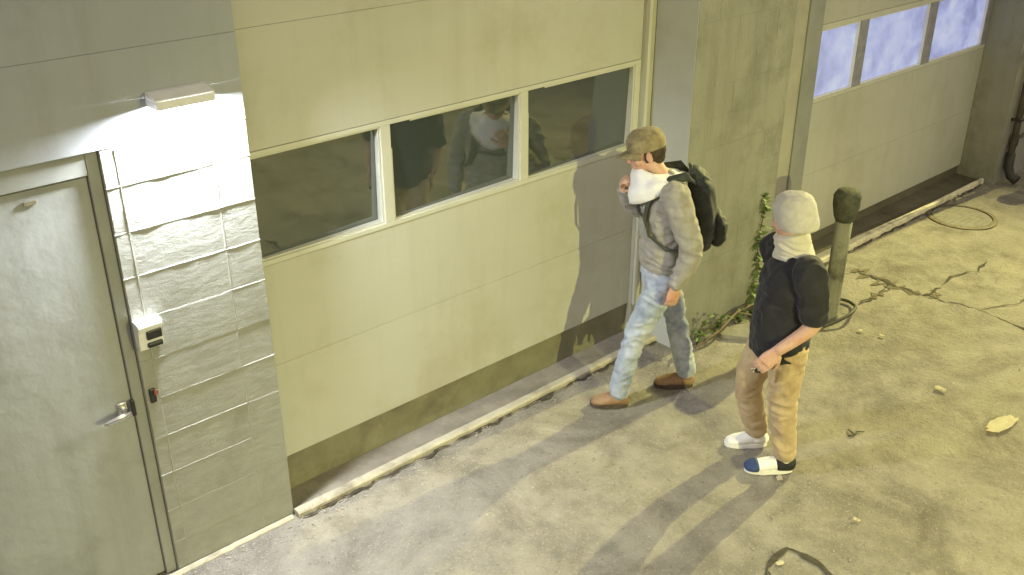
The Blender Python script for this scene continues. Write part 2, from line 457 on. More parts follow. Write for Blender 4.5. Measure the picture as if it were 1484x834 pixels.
# the painted mortar stands a little proud of the block faces
def bead(xa, xb, za, zb, seed):
    bm = bmesh.new(); rnd = random.Random(seed); o = BO + pier1.location
    horiz = (xb - xa) > (zb - za); n = max(4, int(max(xb - xa, zb - za) / .02)); prev = None
    for i in range(n + 1):
        f = i / n; hw = .0046 * (1 + .35 * noise.noise(Vector((i * .7, seed, 0)))); pr = .0004 + .0030 * min(1, (za / 1.75) ** 2 + .12) * max(0, .45 + 1.1 * noise.noise(Vector((i * .21, seed * 1.7, 5))))
        off = .0018 * noise.noise(Vector((i * .33, seed, 9)))
        if horiz:
            c = Vector((xa + (xb - xa) * f, 0, (za + zb) / 2 + off)); t = Vector((0, 0, 1))
        else:
            c = Vector(((xa + xb) / 2 + off, 0, za + (zb - za) * f)); t = Vector((1, 0, 0))
        cur = [bm.verts.new(c - o + q) for q in (t * -hw + Vector((0, .004, 0)), t * (-hw * .5) + Vector((0, -pr, 0)), t * (hw * .5) + Vector((0, -pr, 0)), t * hw + Vector((0, .004, 0)))]
        if prev:
            for k in range(3): bm.faces.new((prev[k], cur[k], cur[k + 1], prev[k + 1]))
        else: bm.faces.new(cur)
        prev = cur
    bm.faces.new(prev)
    finish('mortar_joint', bm, MAT['mortar'], pier1)
for i, z in enumerate(z1[1:-1]):
    bead(-.644, -.001, z - .005, z + .005, i)
for i, (za, zb) in enumerate(zip(z1, z1[1:])):
    for j, x in enumerate((-.583, -.173)):
        bead(x - .005, x + .005, za + .006, zb - .006, 40 + i * 2 + j)

pier2 = part('pier', (3.37, 0, 0))
P2Y = -.20
bbox('mortar_bed', 2.856, 3.879, P2Y + .0012, .30, -.02, 4.6, MAT['pier'], pier2)
bbox('lit_reveal_face', 2.8505, 2.8545, P2Y + .002, DP - .026, -.02, 4.59, MAT['lit_reveal'], pier2)  # thin facing that carries the painted-in lamplight on the pier's side
z2 = [-.02] + [.16 + S * i for i in range(22)]
def spans2(r):
    return [(2.855, 3.06), (3.06, 3.47), (3.47, 3.88)] if r % 2 else [(2.855, 3.265), (3.265, 3.675), (3.675, 3.88)]
blocks(pier2, spans2, z2, P2Y, MAT['pier'], .0018, .0008, jy=.0004, seed=5)
pier3 = part('pier', (8.1, 0, 0))
bbox('mortar_bed', 7.661, 8.599, P2Y + .0012, .30, -.02, 4.6, MAT['pier'], pier3)
def spans3(r):
    return [(7.66, 7.865), (7.865, 8.27), (8.27, 8.6)] if r % 2 else [(7.66, 8.06), (8.06, 8.47), (8.47, 8.6)]
blocks(pier3, spans3, z2, P2Y, MAT['pier'], .0018, .0008, jy=.0004, seed=6)

# --- overhead doors
def overhead_door(x0, x1, zb, mulls, pane_mat, zsec, wz, rail_mat, frame_dark=None, tilt=(0, 0)):
    d = part('garage_door', ((x0 + x1) / 2, DP, 0))
    for a, b in zip(zsec, zsec[1:]):
        if abs(a - wz[0]) < 1e-3:
            # window section: rails, stiles and panes
            ra, rb = wz[2], wz[3]
            bbox('bottom_rail', x0, x1, DP, DP + .04, a + .002, ra, rail_mat, d, bevel=.002)
            bbox('top_rail', x0, x1, DP, DP + .04, rb, b - .002, rail_mat, d, bevel=.002)
            for (ma, mb) in mulls:
                bbox('mullion', ma, mb, DP + .001, DP + .038, ra + .0005, rb - .0005, frame_dark or rail_mat, d, bevel=.002)
            for (ma, mb), (na, nb) in zip(mulls, mulls[1:]):
                pn = bbox('pane', mb - .018, na + .018, DP + .032, DP + .037, ra - .014, rb + .014, pane_mat, d)
                pn.rotation_euler = (math.radians(tilt[0]), 0, math.radians(tilt[1]))     # panes sit a little askew in their beads
                # glazing bead round each pane
                bm = bmesh.new(); o = BO + d.location
                q = .011
                for (xa, xb, za, zb_) in ((mb, na, ra, ra + q), (mb, na, rb - q, rb), (mb, mb + q, ra + q, rb - q), (na - q, na, ra + q, rb - q)):
                    bm_box(bm, xa - o.x, xb - o.x, DP + .010 - o.y, DP + .065 - o.y, za - o.z + .0005, zb_ - o.z - .0005)
                finish('glazing_bead', bm, MAT['white_plastic'] if frame_dark else rail_mat, d)
        else:
            bbox('panel', x0, x1, DP + .003, DP + .045, a + .0006, b - .0006, MAT['door_cream'], d, bevel=.0012)
    return d
ZS1 = [.252, .812, 1.365, 1.945, 2.50, 3.06]
d1 = overhead_door(-.02, 2.76, .25, [(-.16, -.11), (.795, .855), (1.750, 1.808), (2.712, 2.76)], MAT['glass'], ZS1, (1.365, 1.945, 1.392, 1.918), MAT['door_rail'], tilt=(2.2, 2.2))
MAT['alu'] = surf('grey_window_frame', (.22, .22, .25), (.32, .32, .36), scale=12, rough=.45, bump=.05, bscale=80)
d2 = overhead_door(4.70, 7.655, .11, [(4.70, 4.745), (5.345, 5.465), (6.455, 6.585), (7.575, 7.655)], MAT['lit'], [.115, .68, 1.275, 1.875, 2.44, 3.02], (1.275, 1.875, 1.305, 1.832), MAT['door_rail'], MAT['alu'])
for (xa, xb) in ((2.762, 2.852),):
    bbox('door_trim', xa, xb - .003, DP - .025, .28, .03, 3.02, MAT['trim'], bevel=.004)
bbox('door_stop', 2.765, 2.79, DP - .045, DP - .0255, .25, 3.018, MAT['door_rail'], bevel=.003)
bbox('door_trim', 3.884, 4.695, .10, .28, -.01, 3.018, MAT['trim'], bevel=.004)
bbox('jamb_plate', 4.50, 4.692, .085, .0995, -.005, 3.0, MAT['frame'], bevel=.003)
bbox('lintel', .002, 2.853, DP + .05, .30, 3.0, 3.018, MAT['trim'])
# base walls under the doors, aprons and their pale front edge
bbox('base_wall', .003, 2.85, DP + .022, .30, -.02, .246, MAT['stem'], bevel=.004)
bbox('base_wall', 3.886, 7.655, DP + .022, .30, -.02, .112, MAT['dark_base'], bevel=.004)

def apron(x0, x1, ya, yb, za, zb, seed):
    bm = bmesh.new(); n = int((x1 - x0) / .04); rows = 6
    V = []
    for i in range(n + 1):
        x = x0 + (x1 - x0) * i / n
        e = .012 * noise.noise(Vector((x * 2.3, seed, 0))) + .008 * noise.noise(Vector((x * 9, seed, 3)))
        col = []
        for j in range(rows + 1):
            f = j / rows
            y = (ya + e) * (1 - f) + yb * f
            z = za * (1 - f) + zb * f + .003 * noise.noise(Vector((x * 6, y * 9, seed)))
            col.append(bm.verts.new((x, y, z)))
        col.insert(0, bm.verts.new((x, ya + e - .004, -.03)))
        col[1].co.z -= .006; 
        V.append(col)
    for A, B in zip(V, V[1:]):
        for j in range(len(A) - 1):
            bm.faces.new((A[j], B[j], B[j + 1], A[j + 1]))
    return bm
ap = finish('apron', apron(.0, 2.853, -.035, DP + .021, .030, .026, 1.0), MAT['apron']); ap['kind'] = 'structure'
ap2 = finish('apron', apron(3.884, 7.658, -.060, DP + .021, .012, .020, 5.0), MAT['dark_base']); ap2['kind'] = 'structure'
def edge_strip(x0, x1, y0, y1, z0, z1, seed, parent, taper=False):
    bm = bmesh.new(); n = int((x1 - x0) / .03); V = []
    for i in range(n + 1):
        x = x0 + (x1 - x0) * i / n
        e = .007 * noise.noise(Vector((x * 1.7, seed, 0))) + .004 * noise.noise(Vector((x * 17, seed, 3))) + .003 * noise.noise(Vector((x * 41, seed, 6)))
        yb = (y1 if not taper else y1 + (y0 + .035 - y1) * min(1, i / n * 1.5)) + .5 * e
        V.append([bm.verts.new(c) for c in ((x, y0 + e - .003, -.03), (x, y0 + e, z1 - .012 + e * .3), (x, y0 + e + .012, z1 + e * .2), (x, yb - .008, z1), (x, yb, z0))])
    for A, B in zip(V, V[1:]):
        for j in range(4): bm.faces.new((A[j], B[j], B[j + 1], A[j + 1]))
    for c in (V[0], V[-1]): bm.faces.new(c)
    o = finish('kerb_edge', bm, MAT['nosing'] if taper else MAT['dull_nosing'], parent)
    return o
edge_strip(.0, 2.85, -.052, .004, .02, .036, 2.0, ap)
edge_strip(4.75, 7.62, -.125, -.030, .0, .050, 8.0, ap2, taper=True)
edge_strip(-1.7, -.02, -.035, -.003, .0, .014, 11.0, ap)

# --- steel door with frame
sd = part('steel_door', (-1.18, .06, 0))
bbox('door_leaf', -1.661, -.699, .034, .12, .01, 2.045, MAT['steel_door'], sd, bevel=.004)
bm = bmesh.new(); o_ = BO + sd.location
for (xa, xb, za, zb) in ((-.697, -.6475, -.01, 2.146), (-1.717, -1.663, -.01, 2.146), (-1.6625, -.6975, 2.052, 2.1455)):
    bm_box(bm, xa - o_.x, xb - o_.x, .018 - o_.y, .14 - o_.y, za, zb, .004)
finish('door_frame', bm, MAT['frame'], sd)
bbox('mounting_plate', -.955, -.905, .027, .0335, 1.985, 2.005, MAT['chrome'], sd, bevel=.003)
bm = bmesh.new()
hx, hz = -.745 - o_.x, .955
bm_box(bm, hx - .024, hx + .024, .021 - o_.y, .0335 - o_.y, hz - .035, hz + .05, .006)
bm_tube(bm, [(hx, .024 - o_.y, hz + .012), (hx, -.029 - o_.y, hz + .012)], [.014, .012], n=14, ref=(0, 0, 1))
bm_tube(bm, [(hx + .012, -.029 - o_.y, hz + .012), (hx - .03, -.033 - o_.y, hz + .012), (hx - .085, -.029 - o_.y, hz + .004), (hx - .10, -.021 - o_.y, hz + .002)], [(.015, .010), (.015, .010), (.013, .009), (.011, .008)], n=14, ref=(0, 0, 1))
finish('lever_handle', bm, MAT['chrome'], sd, smooth=True)
bbox('latch_guard', -.712, -.694, .006, .0175, .925, 1.005, MAT['dark_plastic'], sd, bevel=.003)
bbox('strike_plate', -.628, -.600, -.012, -.001, .965, 1.035, MAT['dark_plastic'], sd, bevel=.003)
bbox('push_button', -.612, -.594, -.020, -.0125, 1.005, 1.03, MAT['red_plastic'], sd, bevel=.003)

# ------------------------------------------------------------------ wall lamp A
la = empty('wall_lamp', (-.30, 0, 2.30))
tag(la, 'small wall pack lamp glowing white above the block pier beside the steel door', 'wall lamp')
bm = bmesh.new()
prof = [(-.001, .046), (-.030, .045), (-.070, .036), (-.104, .029), (-.104, .024), (-.001, .024)]   # (y, z) side outline
A_ = [bm.verts.new((-.125, y, z)) for y, z in prof]; B_ = [bm.verts.new((.125, y, z)) for y, z in prof]
for k in range(len(prof)):
    bm.faces.new((A_[k], A_[(k + 1) % len(prof)], B_[(k + 1) % len(prof)], B_[k]))
bm.faces.new(A_); bm.faces.new(list(reversed(B_)))
bmesh.ops.bevel(bm, geom=bm.edges[:], offset=.0022, segments=2, affect='EDGES', profile=.5)
finish('housing', bm, MAT['white_plastic'], la)
bm = bmesh.new()
for (xa, xb, ya, yb) in ((-.125, -.117, -.104, -.001), (.117, .125, -.104, -.001), (-.1165, .1165, -.104, -.098)):
    bm_box(bm, xa, xb, ya, yb, -.013, .0235)
finish('skirt', bm, MAT['white_plastic'], la)
box('lens', -.085, .085, -.092, -.030, .002, .0225, MAT['lamp_lens'], la)

# ------------------------------------------------------------------ lamps out of frame that throw the yellow light
def bulb(name, loc_local, power, col, radius, parent, target_dir, spot=160, blend=.6):
    ld = bpy.data.lights.new(name, 'SPOT'); ld.energy = power; ld.color = col; ld.shadow_soft_size = radius
    ld.spot_size = math.radians(spot); ld.spot_blend = blend
    o = bpy.data.objects.new(name, ld); o.location = loc_local
    o.rotation_euler = Vector(target_dir).to_track_quat('-Z', 'Y').to_euler()
    return link(o, parent)
lb = empty('alley_wall_lamp', (B_POS.x, -.10, B_POS.z))
tag(lb, 'yellow bracket lamp high on the wall past the second garage door', 'wall lamp')
bm = bmesh.new(); bm_tube(bm, [(0, 0, -.05), (0, -.15, .05), (0, B_POS.y + .06, .09)], [.022, .022, .022], n=10); finish('bracket', bm, MAT['black_metal'], lb, smooth=True)
bm = bmesh.new(); lathe(bm, [(.05, .16), (.13, .12), (.19, .03), (.20, .0), (.17, .005), (.12, .09)], centre=(0, B_POS.y + .10, 0)); finish('shade', bm, MAT['black_metal'], lb, smooth=True)
bm = bmesh.new(); bm_ell(bm, (0, B_POS.y + .10, .075), (.045, .045, .05)); finish('bulb', bm, MAT['lamp_glow'], lb, smooth=True)
bulb('bulb_light', (0, B_POS.y + .10, -.01), LAMP_B_POWER, (1.0, .93, .34), .03, lb, (-1, -.06, -.42), 84, 1.0)

lc = empty('pole_lamp', (C_POS.x, C_POS.y - .45, 0))
tag(lc, 'yellow lamp on a dark pole across the alley facing the garage doors', 'lamp post')
bm = bmesh.new(); bm_tube(bm, [(0, 0, -.02), (0, 0, 1.4), (0, 0, 2.6), (0, .12, 2.75), (0, .3, 2.78)], [.06, .05, .04, .035, .03], n=14, ref=(1, 0, 0)); finish('pole', bm, MAT['pipe'], lc, smooth=True)
bm = bmesh.new(); bm_box(bm, -.16, .16, .22, .40, C_POS.z - .09, C_POS.z + .12, .02); finish('head', bm, MAT['pipe'], lc)
bm = bmesh.new(); bm_box(bm, -.13, .13, .402, .41, C_POS.z - .06, C_POS.z + .08); finish('lens', bm, MAT['lamp_glow'], lc)
bulb('flood_light', (0, .45, C_POS.z), LAMP_C_POWER, (1.0, .96, .34), .022, lc, (.16, 1, -.60), 98, 1.0)

# ------------------------------------------------------------------ things on the wall and in the alley
ic = empty('entry_intercom', (-.590, 0, 1.25))
tag(ic, 'small white intercom box with dark speaker on the pier edge above the strike plate', 'intercom')
bm = bmesh.new()
prof = [(-.001, .0), (-.042, .0), (-.050, .085), (-.066, .118), (-.060, .135), (-.001, .140)]
A_ = [bm.verts.new((-.055, y, z)) for y, z in prof]; B_ = [bm.verts.new((.055, y, z)) for y, z in prof]
for k in range(len(prof)):
    bm.faces.new((A_[k], A_[(k + 1) % len(prof)], B_[(k + 1) % len(prof)], B_[k]))
bm.faces.new(A_); bm.faces.new(list(reversed(B_)))
bmesh.ops.bevel(bm, geom=bm.edges[:], offset=.005, segments=2, affect='EDGES', profile=.5)
finish('case', bm, MAT['white_plastic'], ic)
bm = bmesh.new()
bm_box(bm, -.020, .047, -.060, -.044, .050, .092, .004); finish('speaker_grille', bm, MAT['dark_plastic'], ic)
bm = bmesh.new(); bm_box(bm, -.020, .047, -.058, -.040, .010, .032, .004); finish('call_button', bm, MAT['dark_plastic'], ic)

def bollard(loc, h, label):
    b = empty('bollard', loc)
    tag(b, label, 'bollard', 'bollards guarding the door piers')
    bm = bmesh.new(); lathe(bm, [(.076, -.02), (.074, .012), (.060, .022), (.058, h * .4), (.059, h - .20)], n=28); o = finish('post', bm, MAT['bollard'], b, smooth=True)
    bm = bmesh.new(); lathe(bm, [(.060, h - .225), (.076, h - .19), (.092, h - .11), (.094, h - .04), (.074, h - .004), (.03, h + .004)], n=28)
    for v in bm.verts:
        n_ = noise.noise(v.co * 22 + Vector(loc)) * .010
        v.co.x *= 1 + n_ * 8; v.co.y *= 1 + n_ * 8; v.co.z += n_
    finish('cap', bm, MAT['bollard_cap'], b, smooth=True)
    return b
bollard((4.05, -.665, 0), .985, 'grey green bollard with dark cap standing behind the man in black')
bollard((7.93, -.49, 0), .95, 'grey bollard at the right edge of the photo beside the downpipe')

dp = empty('downpipe', (7.80, P2Y, 0))
tag(dp, 'thin dark downpipe with black shoe on the far right pier', 'pipe')
bm = bmesh.new(); bm_tube(bm, [(0, -.055, .26), (0, -.055, 1.6), (0, -.055, 3.0), (0, -.055, 4.38)], [.032] * 4, n=14, ref=(1, 0, 0), dome=.1); finish('pipe', bm, MAT['pipe'], dp, smooth=True)
bm = bmesh.new(); bm_tube(bm, [(0, -.055, .30), (0, -.058, .16), (-.01, -.10, .085), (-.02, -.17, .055)], [.045, .046, .046, .050], n=14, ref=(1, 0, 0), dome=.1); finish('shoe', bm, MAT['black_metal'], dp, smooth=True)
for z in (.62, 1.35, 2.3, 3.3):
    bm = bmesh.new(); bm_box(bm, -.045, .045, -.092, -.0005, z, z + .03, .003); finish('strap', bm, MAT['black_metal'], dp)
cd = empty('wall_conduit', (8.30, P2Y, .42))
tag(cd, 'thin horizontal conduit running off the far right pier', 'conduit')
bm = bmesh.new(); bm_tube(bm, [(-.42, -.02, -.02), (.0, -.02, 0.0), (.30, -.02, 0.0)], [.014] * 3, n=10, ref=(0, 1, 0)); finish('tube', bm, MAT['pipe'], cd, smooth=True)
bm = bmesh.new(); bm_box(bm, -.45, -.39, -.06, -.0005, -.07, .04, .004); finish('junction_box', bm, MAT['black_metal'], cd)

mh = empty('manhole_cover', (6.62, -.40, 0))
tag(mh, 'round rusty manhole cover in the pavement before the lit garage door', 'manhole cover')
bm = bmesh.new(); lathe(bm, [(.30, -.02), (.30, .008), (.285, .012), (.262, .012), (.262, -.01)], n=40); finish('rim', bm, MAT['rust'], mh)
bm = bmesh.new(); lathe(bm, [(.252, -.015), (.252, .004), (.246, .008)], n=40); 
finish('lid', bm, MAT['slab'], mh)
bm = bmesh.new()
for k in range(-4, 5):
    w = math.sqrt(max(.0, .235 ** 2 - (k * .05) ** 2))
    bm_box(bm, -w, w, k * .05 - .008, k * .05 + .008, .006, .0095)
finish('tread_bars', bm, MAT['slab'], mh)

fs = empty('flat_stone', (3.36, -.38, 0))
tag(fs, 'flat grey broken slab lying on the ground between the two men and the pier', 'slab')
bm = bmesh.new()
out = [(-.13, .12), (.03, .11), (.15, .03), (.13, -.05), (.02, -.14), (-.05, -.10), (-.15, .05)]
lo = [bm.verts.new((x, y, .0)) for x, y in out]; hi = [bm.verts.new((x * .96, y * .96, .030 + .006 * noise.noise(Vector((x * 9, y * 9, 1))))) for x, y in out]
for k in range(len(out)): bm.faces.new((lo[k], lo[(k + 1) % len(out)], hi[(k + 1) % len(out)], hi[k]))
bm.faces.new(hi); bm.faces.new(list(reversed(lo)))
bmesh.ops.bevel(bm, geom=[e for e in bm.edges if e.verts[0].co.z > .01 or e.verts[1].co.z > .01], offset=.006, segments=2, affect='EDGES', profile=.5)
finish('piece', bm, MAT['slab'], fs)

# loose cable looped on the ground round the bollard
cb = empty('loose_cable', (4.0, -.5, 0))
tag(cb, 'dark cable lying in loops on the ground round the bollard', 'cable')
cp = [(3.40, -.30), (3.58, -.26), (3.80, -.30), (4.00, -.36), (4.22, -.45), (4.35, -.60), (4.30, -.72), (4.10, -.80), (3.88, -.74), (3.70, -.60), (3.60, -.42), (3.66, -.28), (3.86, -.25), (4.02, -.27)]
dense = []
for i in range(len(cp) - 1):
    p0, p1, p2, p3 = [Vector((*cp[max(0, min(len(cp) - 1, i + k))], 0)) for k in (-1, 0, 1, 2)]
    for k in range(6):
        t = k / 6
        dense.append(.5 * ((2 * p1) + (-p0 + p2) * t + (2 * p0 - 5 * p1 + 4 * p2 - p3) * t * t + (-p0 + 3 * p1 - 3 * p2 + p3) * t ** 3))
pts = []
for i, p in enumerate(dense):
    pts.append((p.x - 4.0, p.y + .5, .014 + .05 * max(0, math.sin(i * .19)) ** 2 + .003 * i / len(dense)))
bm = bmesh.new(); bm_tube(bm, pts, [.012] * len(pts), n=8, ref=(0, 0, 1)); finish('cord', bm, MAT['cable'], cb, smooth=True)

# ---- litter
def scrap(x, y, w, l, label, seed, flat=.012, mat='paper', cat='paper', name='paper_scrap'):
    rnd = random.Random(seed); bm = bmesh.new(); n = 6
    V = [[None] * (n + 1) for _ in range(n + 1)]
    for i in range(n + 1):
        for j in range(n + 1):
            u, v = i / n - .5, j / n - .5
            k = 1 - .5 * max(0, (abs(u) + abs(v)) - .62)
            px = u * w * k + noise.noise(Vector((u * 4, v * 4, seed))) * w * .22
            py = v * l * k + noise.noise(Vector((u * 4, v * 4, seed + 9))) * l * .22
            V[i][j] = bm.verts.new((px, py, .004 + flat * (.8 + noise.noise(Vector((u * 5, v * 5, seed + 3))))))
    for i in range(n):
        for j in range(n): bm.faces.new((V[i][j], V[i + 1][j], V[i + 1][j + 1], V[i][j + 1]))
    r = bmesh.ops.solidify(bm, geom=bm.faces[:], thickness=.002)
    o = finish(name, bm, MAT[mat], None)
    o.location = (x, y, .001); o.rotation_euler = (0, 0, rnd.uniform(0, 6.28))
    tag(o, label, cat, 'litter on the pavement')
    return o
scrap(3.60, -2.13, .10, .27, 'large torn pale paper at the right edge of the pavement', 3, .007)
scrap(3.70, -1.69, .075, .045, 'small pale scrap up the alley from the large torn paper', 4)
scrap(2.155, -1.545, .05, .035, 'tiny pale scrap by the heel of the man in black', 5, .008)
scrap(2.155, -2.02, .04, .025, 'tiny white scrap on the open pavement near the bottom crack', 6, .006)
scrap(4.03, -.93, .04, .03, 'tiny white scrap nearest the cable loop', 7, .006)
scrap(4.075, -1.07, .04, .028, 'tiny white scrap second from the cable loop', 8, .006)
scrap(1.58, -1.945, .045, .03, 'tiny yellowish scrap in the crack at the bottom of the photo', 9, .006)
tw = empty('twig', (2.85, -1.60, 0)); tag(tw, 'small dark twig on the pavement right of the shoes of the man in black', 'twig')
bm = bmesh.new(); bm_tube(bm, [(-.05, .02, .008), (-.01, 0, .012), (.03, .012, .008), (.06, -.02, .01)], [.005, .006, .005, .003], n=7); finish('stick', bm, MAT['cable'], tw, smooth=True)
bm = bmesh.new(); bm_tube(bm, [(-.01, 0, .012), (.0, .04, .014), (.012, .06, .010)], [.005, .004, .003], n=7); finish('side_shoot', bm, MAT['cable'], tw, smooth=True)

# ---- grit scattered over the pavement and along the kerb
rnd = random.Random(12)
V, Fc = [], []
ico = bmesh.new(); bmesh.ops.create_icosphere(ico, subdivisions=1, radius=1.0)
iv = [v.co.copy() for v in ico.verts]; ifc = [[v.index for v in f.verts] for f in ico.faces]; ico.free()
for k in range(2600):
    if k < 1500:
        x = rnd.uniform(-.6, 7.5); y = -.05 - abs(rnd.gauss(0, .07))
        if 2.8 < x < 3.95: y -= .19
    else:
        x = rnd.uniform(-.4, 8.0); y = -rnd.uniform(.06, 3.2)
    r = min(.0065, rnd.expovariate(1 / .0022) + .0012)
    base = len(V); a = rnd.uniform(0, 6.28)
    sx, sy, sz = r * rnd.uniform(.7, 1.5), r * rnd.uniform(.6, 1.2), r * rnd.uniform(.4, .8)
    for c in iv:
        V.append((x + sx * (c.x * math.cos(a) - c.y * math.sin(a)), y + sy * (c.x * math.sin(a) + c.y * math.cos(a)), sz * c.z + sz * .4))
    Fc += [[base + q for q in f] for f in ifc]
gme = bpy.data.meshes.new('grit'); gme.from_pydata(V, [], Fc); gme.materials.append(MAT['stone'])
grit = link(bpy.data.objects.new('grit', gme)); tag(grit, 'loose grit scattered over the pavement and along the kerb', 'grit', kind='stuff')

# ---- weeds: vine on the pier and clumps at its foot
def leaf_mesh(l, w):
    bm = bmesh.new()
    prof = [(0, .0), (.18, .55), (.42, 1.0), (.70, .75), (1.0, .04)]
    mid = [bm.verts.new((t * l, 0, -.10 * l * t * t)) for t, _ in prof]
    for s in (-1, 1):
        side = [bm.verts.new((t * l, s * q * w * .5, .08 * w - .14 * l * t * t)) for t, q in prof]
        for k in range(len(prof) - 1):
            bm.faces.new((mid[k], mid[k + 1], side[k + 1], side[k]))
    me = bpy.data.meshes.new('leaf'); bm.to_mesh(me); bm.free(); me.materials.append(MAT['leaf'])
    return me
LEAVES = [leaf_mesh(.060, .034), leaf_mesh(.046, .030), leaf_mesh(.075, .026)]
def put_leaf(parent, p, d, roll, rnd, sc_=1.0):
    o = bpy.data.objects.new('leaf', rnd.choice(LEAVES))
    q = Vector(d).normalized().to_track_quat('X', 'Z')
    o.rotation_euler = (q.to_matrix() @ Matrix.Rotation(roll, 3, 'X')).to_euler()
    o.location = p; s = sc_ * rnd.uniform(.7, 1.25); o.scale = (s, s, s)
    link(o, parent)
rnd = random.Random(21)
vn = empty('climbing_weed', (3.70, P2Y, 0))
tag(vn, 'tall leafy green weed climbing the olive pier between the two men', 'weed', 'weeds at the pier foot')
stem_pts = [(.02, -.03, .0), (.0, -.02, .18), (.04, -.022, .36), (.0, -.02, .55), (.035, -.02, .74), (.02, -.018, .92)]
bm = bmesh.new(); bm_tube(bm, stem_pts, [.007, .006, .006, .005, .004, .002], n=7, ref=(1, 0, 0)); finish('stem', bm, MAT['dry'], vn, smooth=True)
for k in range(110):
    t = rnd.random() ** 1.1 * .98
    i = min(4, int(t * 5)); f = t * 5 - i
    p = Vector(stem_pts[i]).lerp(Vector(stem_pts[i + 1]), f)
    sgn = rnd.choice((-1, 1))
    put_leaf(vn, p, (sgn * rnd.uniform(.5, 1), -rnd.uniform(.15, .9), rnd.uniform(-.5, .7)), rnd.uniform(-.6, .6), rnd, 1.35 - .5 * t)
wl = [((3.02, -.27, 0), .25, 'small weed clump at the foot of the pier behind the walking man', 7),
      ((3.24, -.25, 0), .17, 'low weed clump at the pier foot, second from the walking man', 6),
      ((3.50, -.25, 0), .15, 'low weed clump at the pier foot next to the climbing weed', 6),
      ((3.93, -.28, 0), .26, 'low weed clump at the pier corner nearest the bollard', 6)]
for (loc, h, lab, ns) in wl:
    w = empty('weed_clump', loc); tag(w, lab, 'weed', 'weeds at the pier foot')
    for s in range(ns):
        a = rnd.uniform(0, 6.28); sp = rnd.uniform(.3, .9) * h * .7
        tip = Vector((math.cos(a) * sp, -abs(math.sin(a)) * sp * .6, h * rnd.uniform(.4, 1)))
        pts = [(0, 0, -.01), (tip.x * .35, tip.y * .3, tip.z * .55), tuple(tip)]
        bm = bmesh.new(); bm_tube(bm, pts, [.004, .003, .0015], n=6, ref=(1, .2, 0)); finish('stem', bm, MAT['dry'], w, smooth=True)
        for q in range(5):
            t = rnd.uniform(.25, 1)
            p = Vector(pts[0]).lerp(Vector(pts[1]), t * 2) if t < .5 else Vector(pts[1]).lerp(Vector(pts[2]), t * 2 - 1)
            put_leaf(w, p, (rnd.uniform(-1, 1), -rnd.uniform(.0, 1), rnd.uniform(-.2, .9)), rnd.uniform(-.7, .7), rnd, .85)
br = empty('dead_branch', (3.30, -.30, 0)); tag(br, 'thin dead branch arching along the foot of the pier', 'branch')
bm = bmesh.new(); bm_tube(bm, [(-.35, -.02, .02), (-.10, -.03, .07), (.15, .02, .10), (.40, .03, .09), (.62, -.02, .03)], [.010, .011, .009, .008, .005], n=8, ref=(0, 0, 1)); finish('stick', bm, MAT['dry'], br, smooth=True)
bm = bmesh.new(); bm_tube(bm, [(.15, .02, .10), (.28, -.06, .06), (.36, -.14, .02)], [.007, .006, .004], n=8, ref=(0, 0, 1)); finish('side_shoot', bm, MAT['dry'], br, smooth=True)

# ------------------------------------------------------------------ people
def cloth(name, c1, c2, scale=30, rough=.85, bump=.35, bscale=260, c3=None, s3=6, sheen=.15, stretch=(1, 1, 1), bdist=.002):
    return surf(name, c1, c2, scale=scale, rough=rough, bump=bump, bscale=bscale, c3=c3, s3=s3, coords='object', sheen=sheen, spec=.2, stretch=stretch, bdist=bdist)
MAT['skin'] = surf('skin', (.54, .33, .23), (.62, .40, .29), scale=14, rough=.5, bump=.1, bscale=150, coords='object', c3=(.52, .24, .17), s3=8)
MAT['hair'] = surf('dark_hair', (.035, .024, .016), (.07, .05, .03), scale=60, rough=.6, bump=.8, bscale=200, coords='object', stretch=(1, 1, .3))
MAT['jacket'] = cloth('grey_tan_sweater', (.26, .245, .205), (.36, .34, .29), scale=18, c3=(.29, .265, .22))
MAT['shirt'] = cloth('pale_undershirt', (.52, .50, .45), (.62, .60, .55))
MAT['scarf'] = cloth('white_neck_cloth', (.78, .77, .74), (.86, .85, .83), scale=12)
MAT['cap'] = cloth('olive_tan_cap', (.20, .165, .085), (.34, .28, .155), scale=22, c3=(.13, .105, .06), s3=16)
MAT['jeans'] = cloth('faded_jeans', (.30, .345, .40), (.48, .52, .56), scale=9, bump=.5, bscale=320, c3=(.19, .23, .30), s3=7)
MAT['boot'] = cloth('tan_leather_boot', (.24, .145, .08), (.34, .22, .125), scale=14, rough=.6, bump=.4, bscale=90, sheen=0)
MAT['sole'] = cloth('dark_rubber_sole', (.06, .045, .035), (.10, .08, .06), scale=20, sheen=0)
MAT['pack'] = cloth('black_backpack_nylon', (.026, .032, .022), (.062, .070, .050), scale=14, rough=.6, bump=.5, bscale=200, c3=(.08, .08, .065), s3=9)
MAT['tee'] = cloth('black_tee', (.014, .014, .016), (.028, .028, .030), scale=10)
MAT['khaki'] = cloth('khaki_cotton', (.40, .30, .165), (.50, .385, .225), scale=8, c3=(.33, .24, .13), s3=6)
MAT['beanie'] = cloth('pale_grey_knit', (.44, .42, .37), (.54, .52, .46), scale=40, bump=.8, bscale=120, bdist=.004)
MAT['gaiter'] = cloth('cream_neck_cloth', (.50, .47, .385), (.58, .55, .46), scale=14)
MAT['shoe_white'] = cloth('white_shoe', (.74, .73, .70), (.82, .81, .79), scale=20, rough=.55, sheen=0)
MAT['shoe_navy'] = cloth('navy_toe', (.03, .05, .13), (.05, .08, .19), scale=20, rough=.6, sheen=0)
MAT['shoe_black'] = cloth('black_heel', (.02, .02, .022), (.04, .04, .045), scale=20, rough=.6, sheen=0)

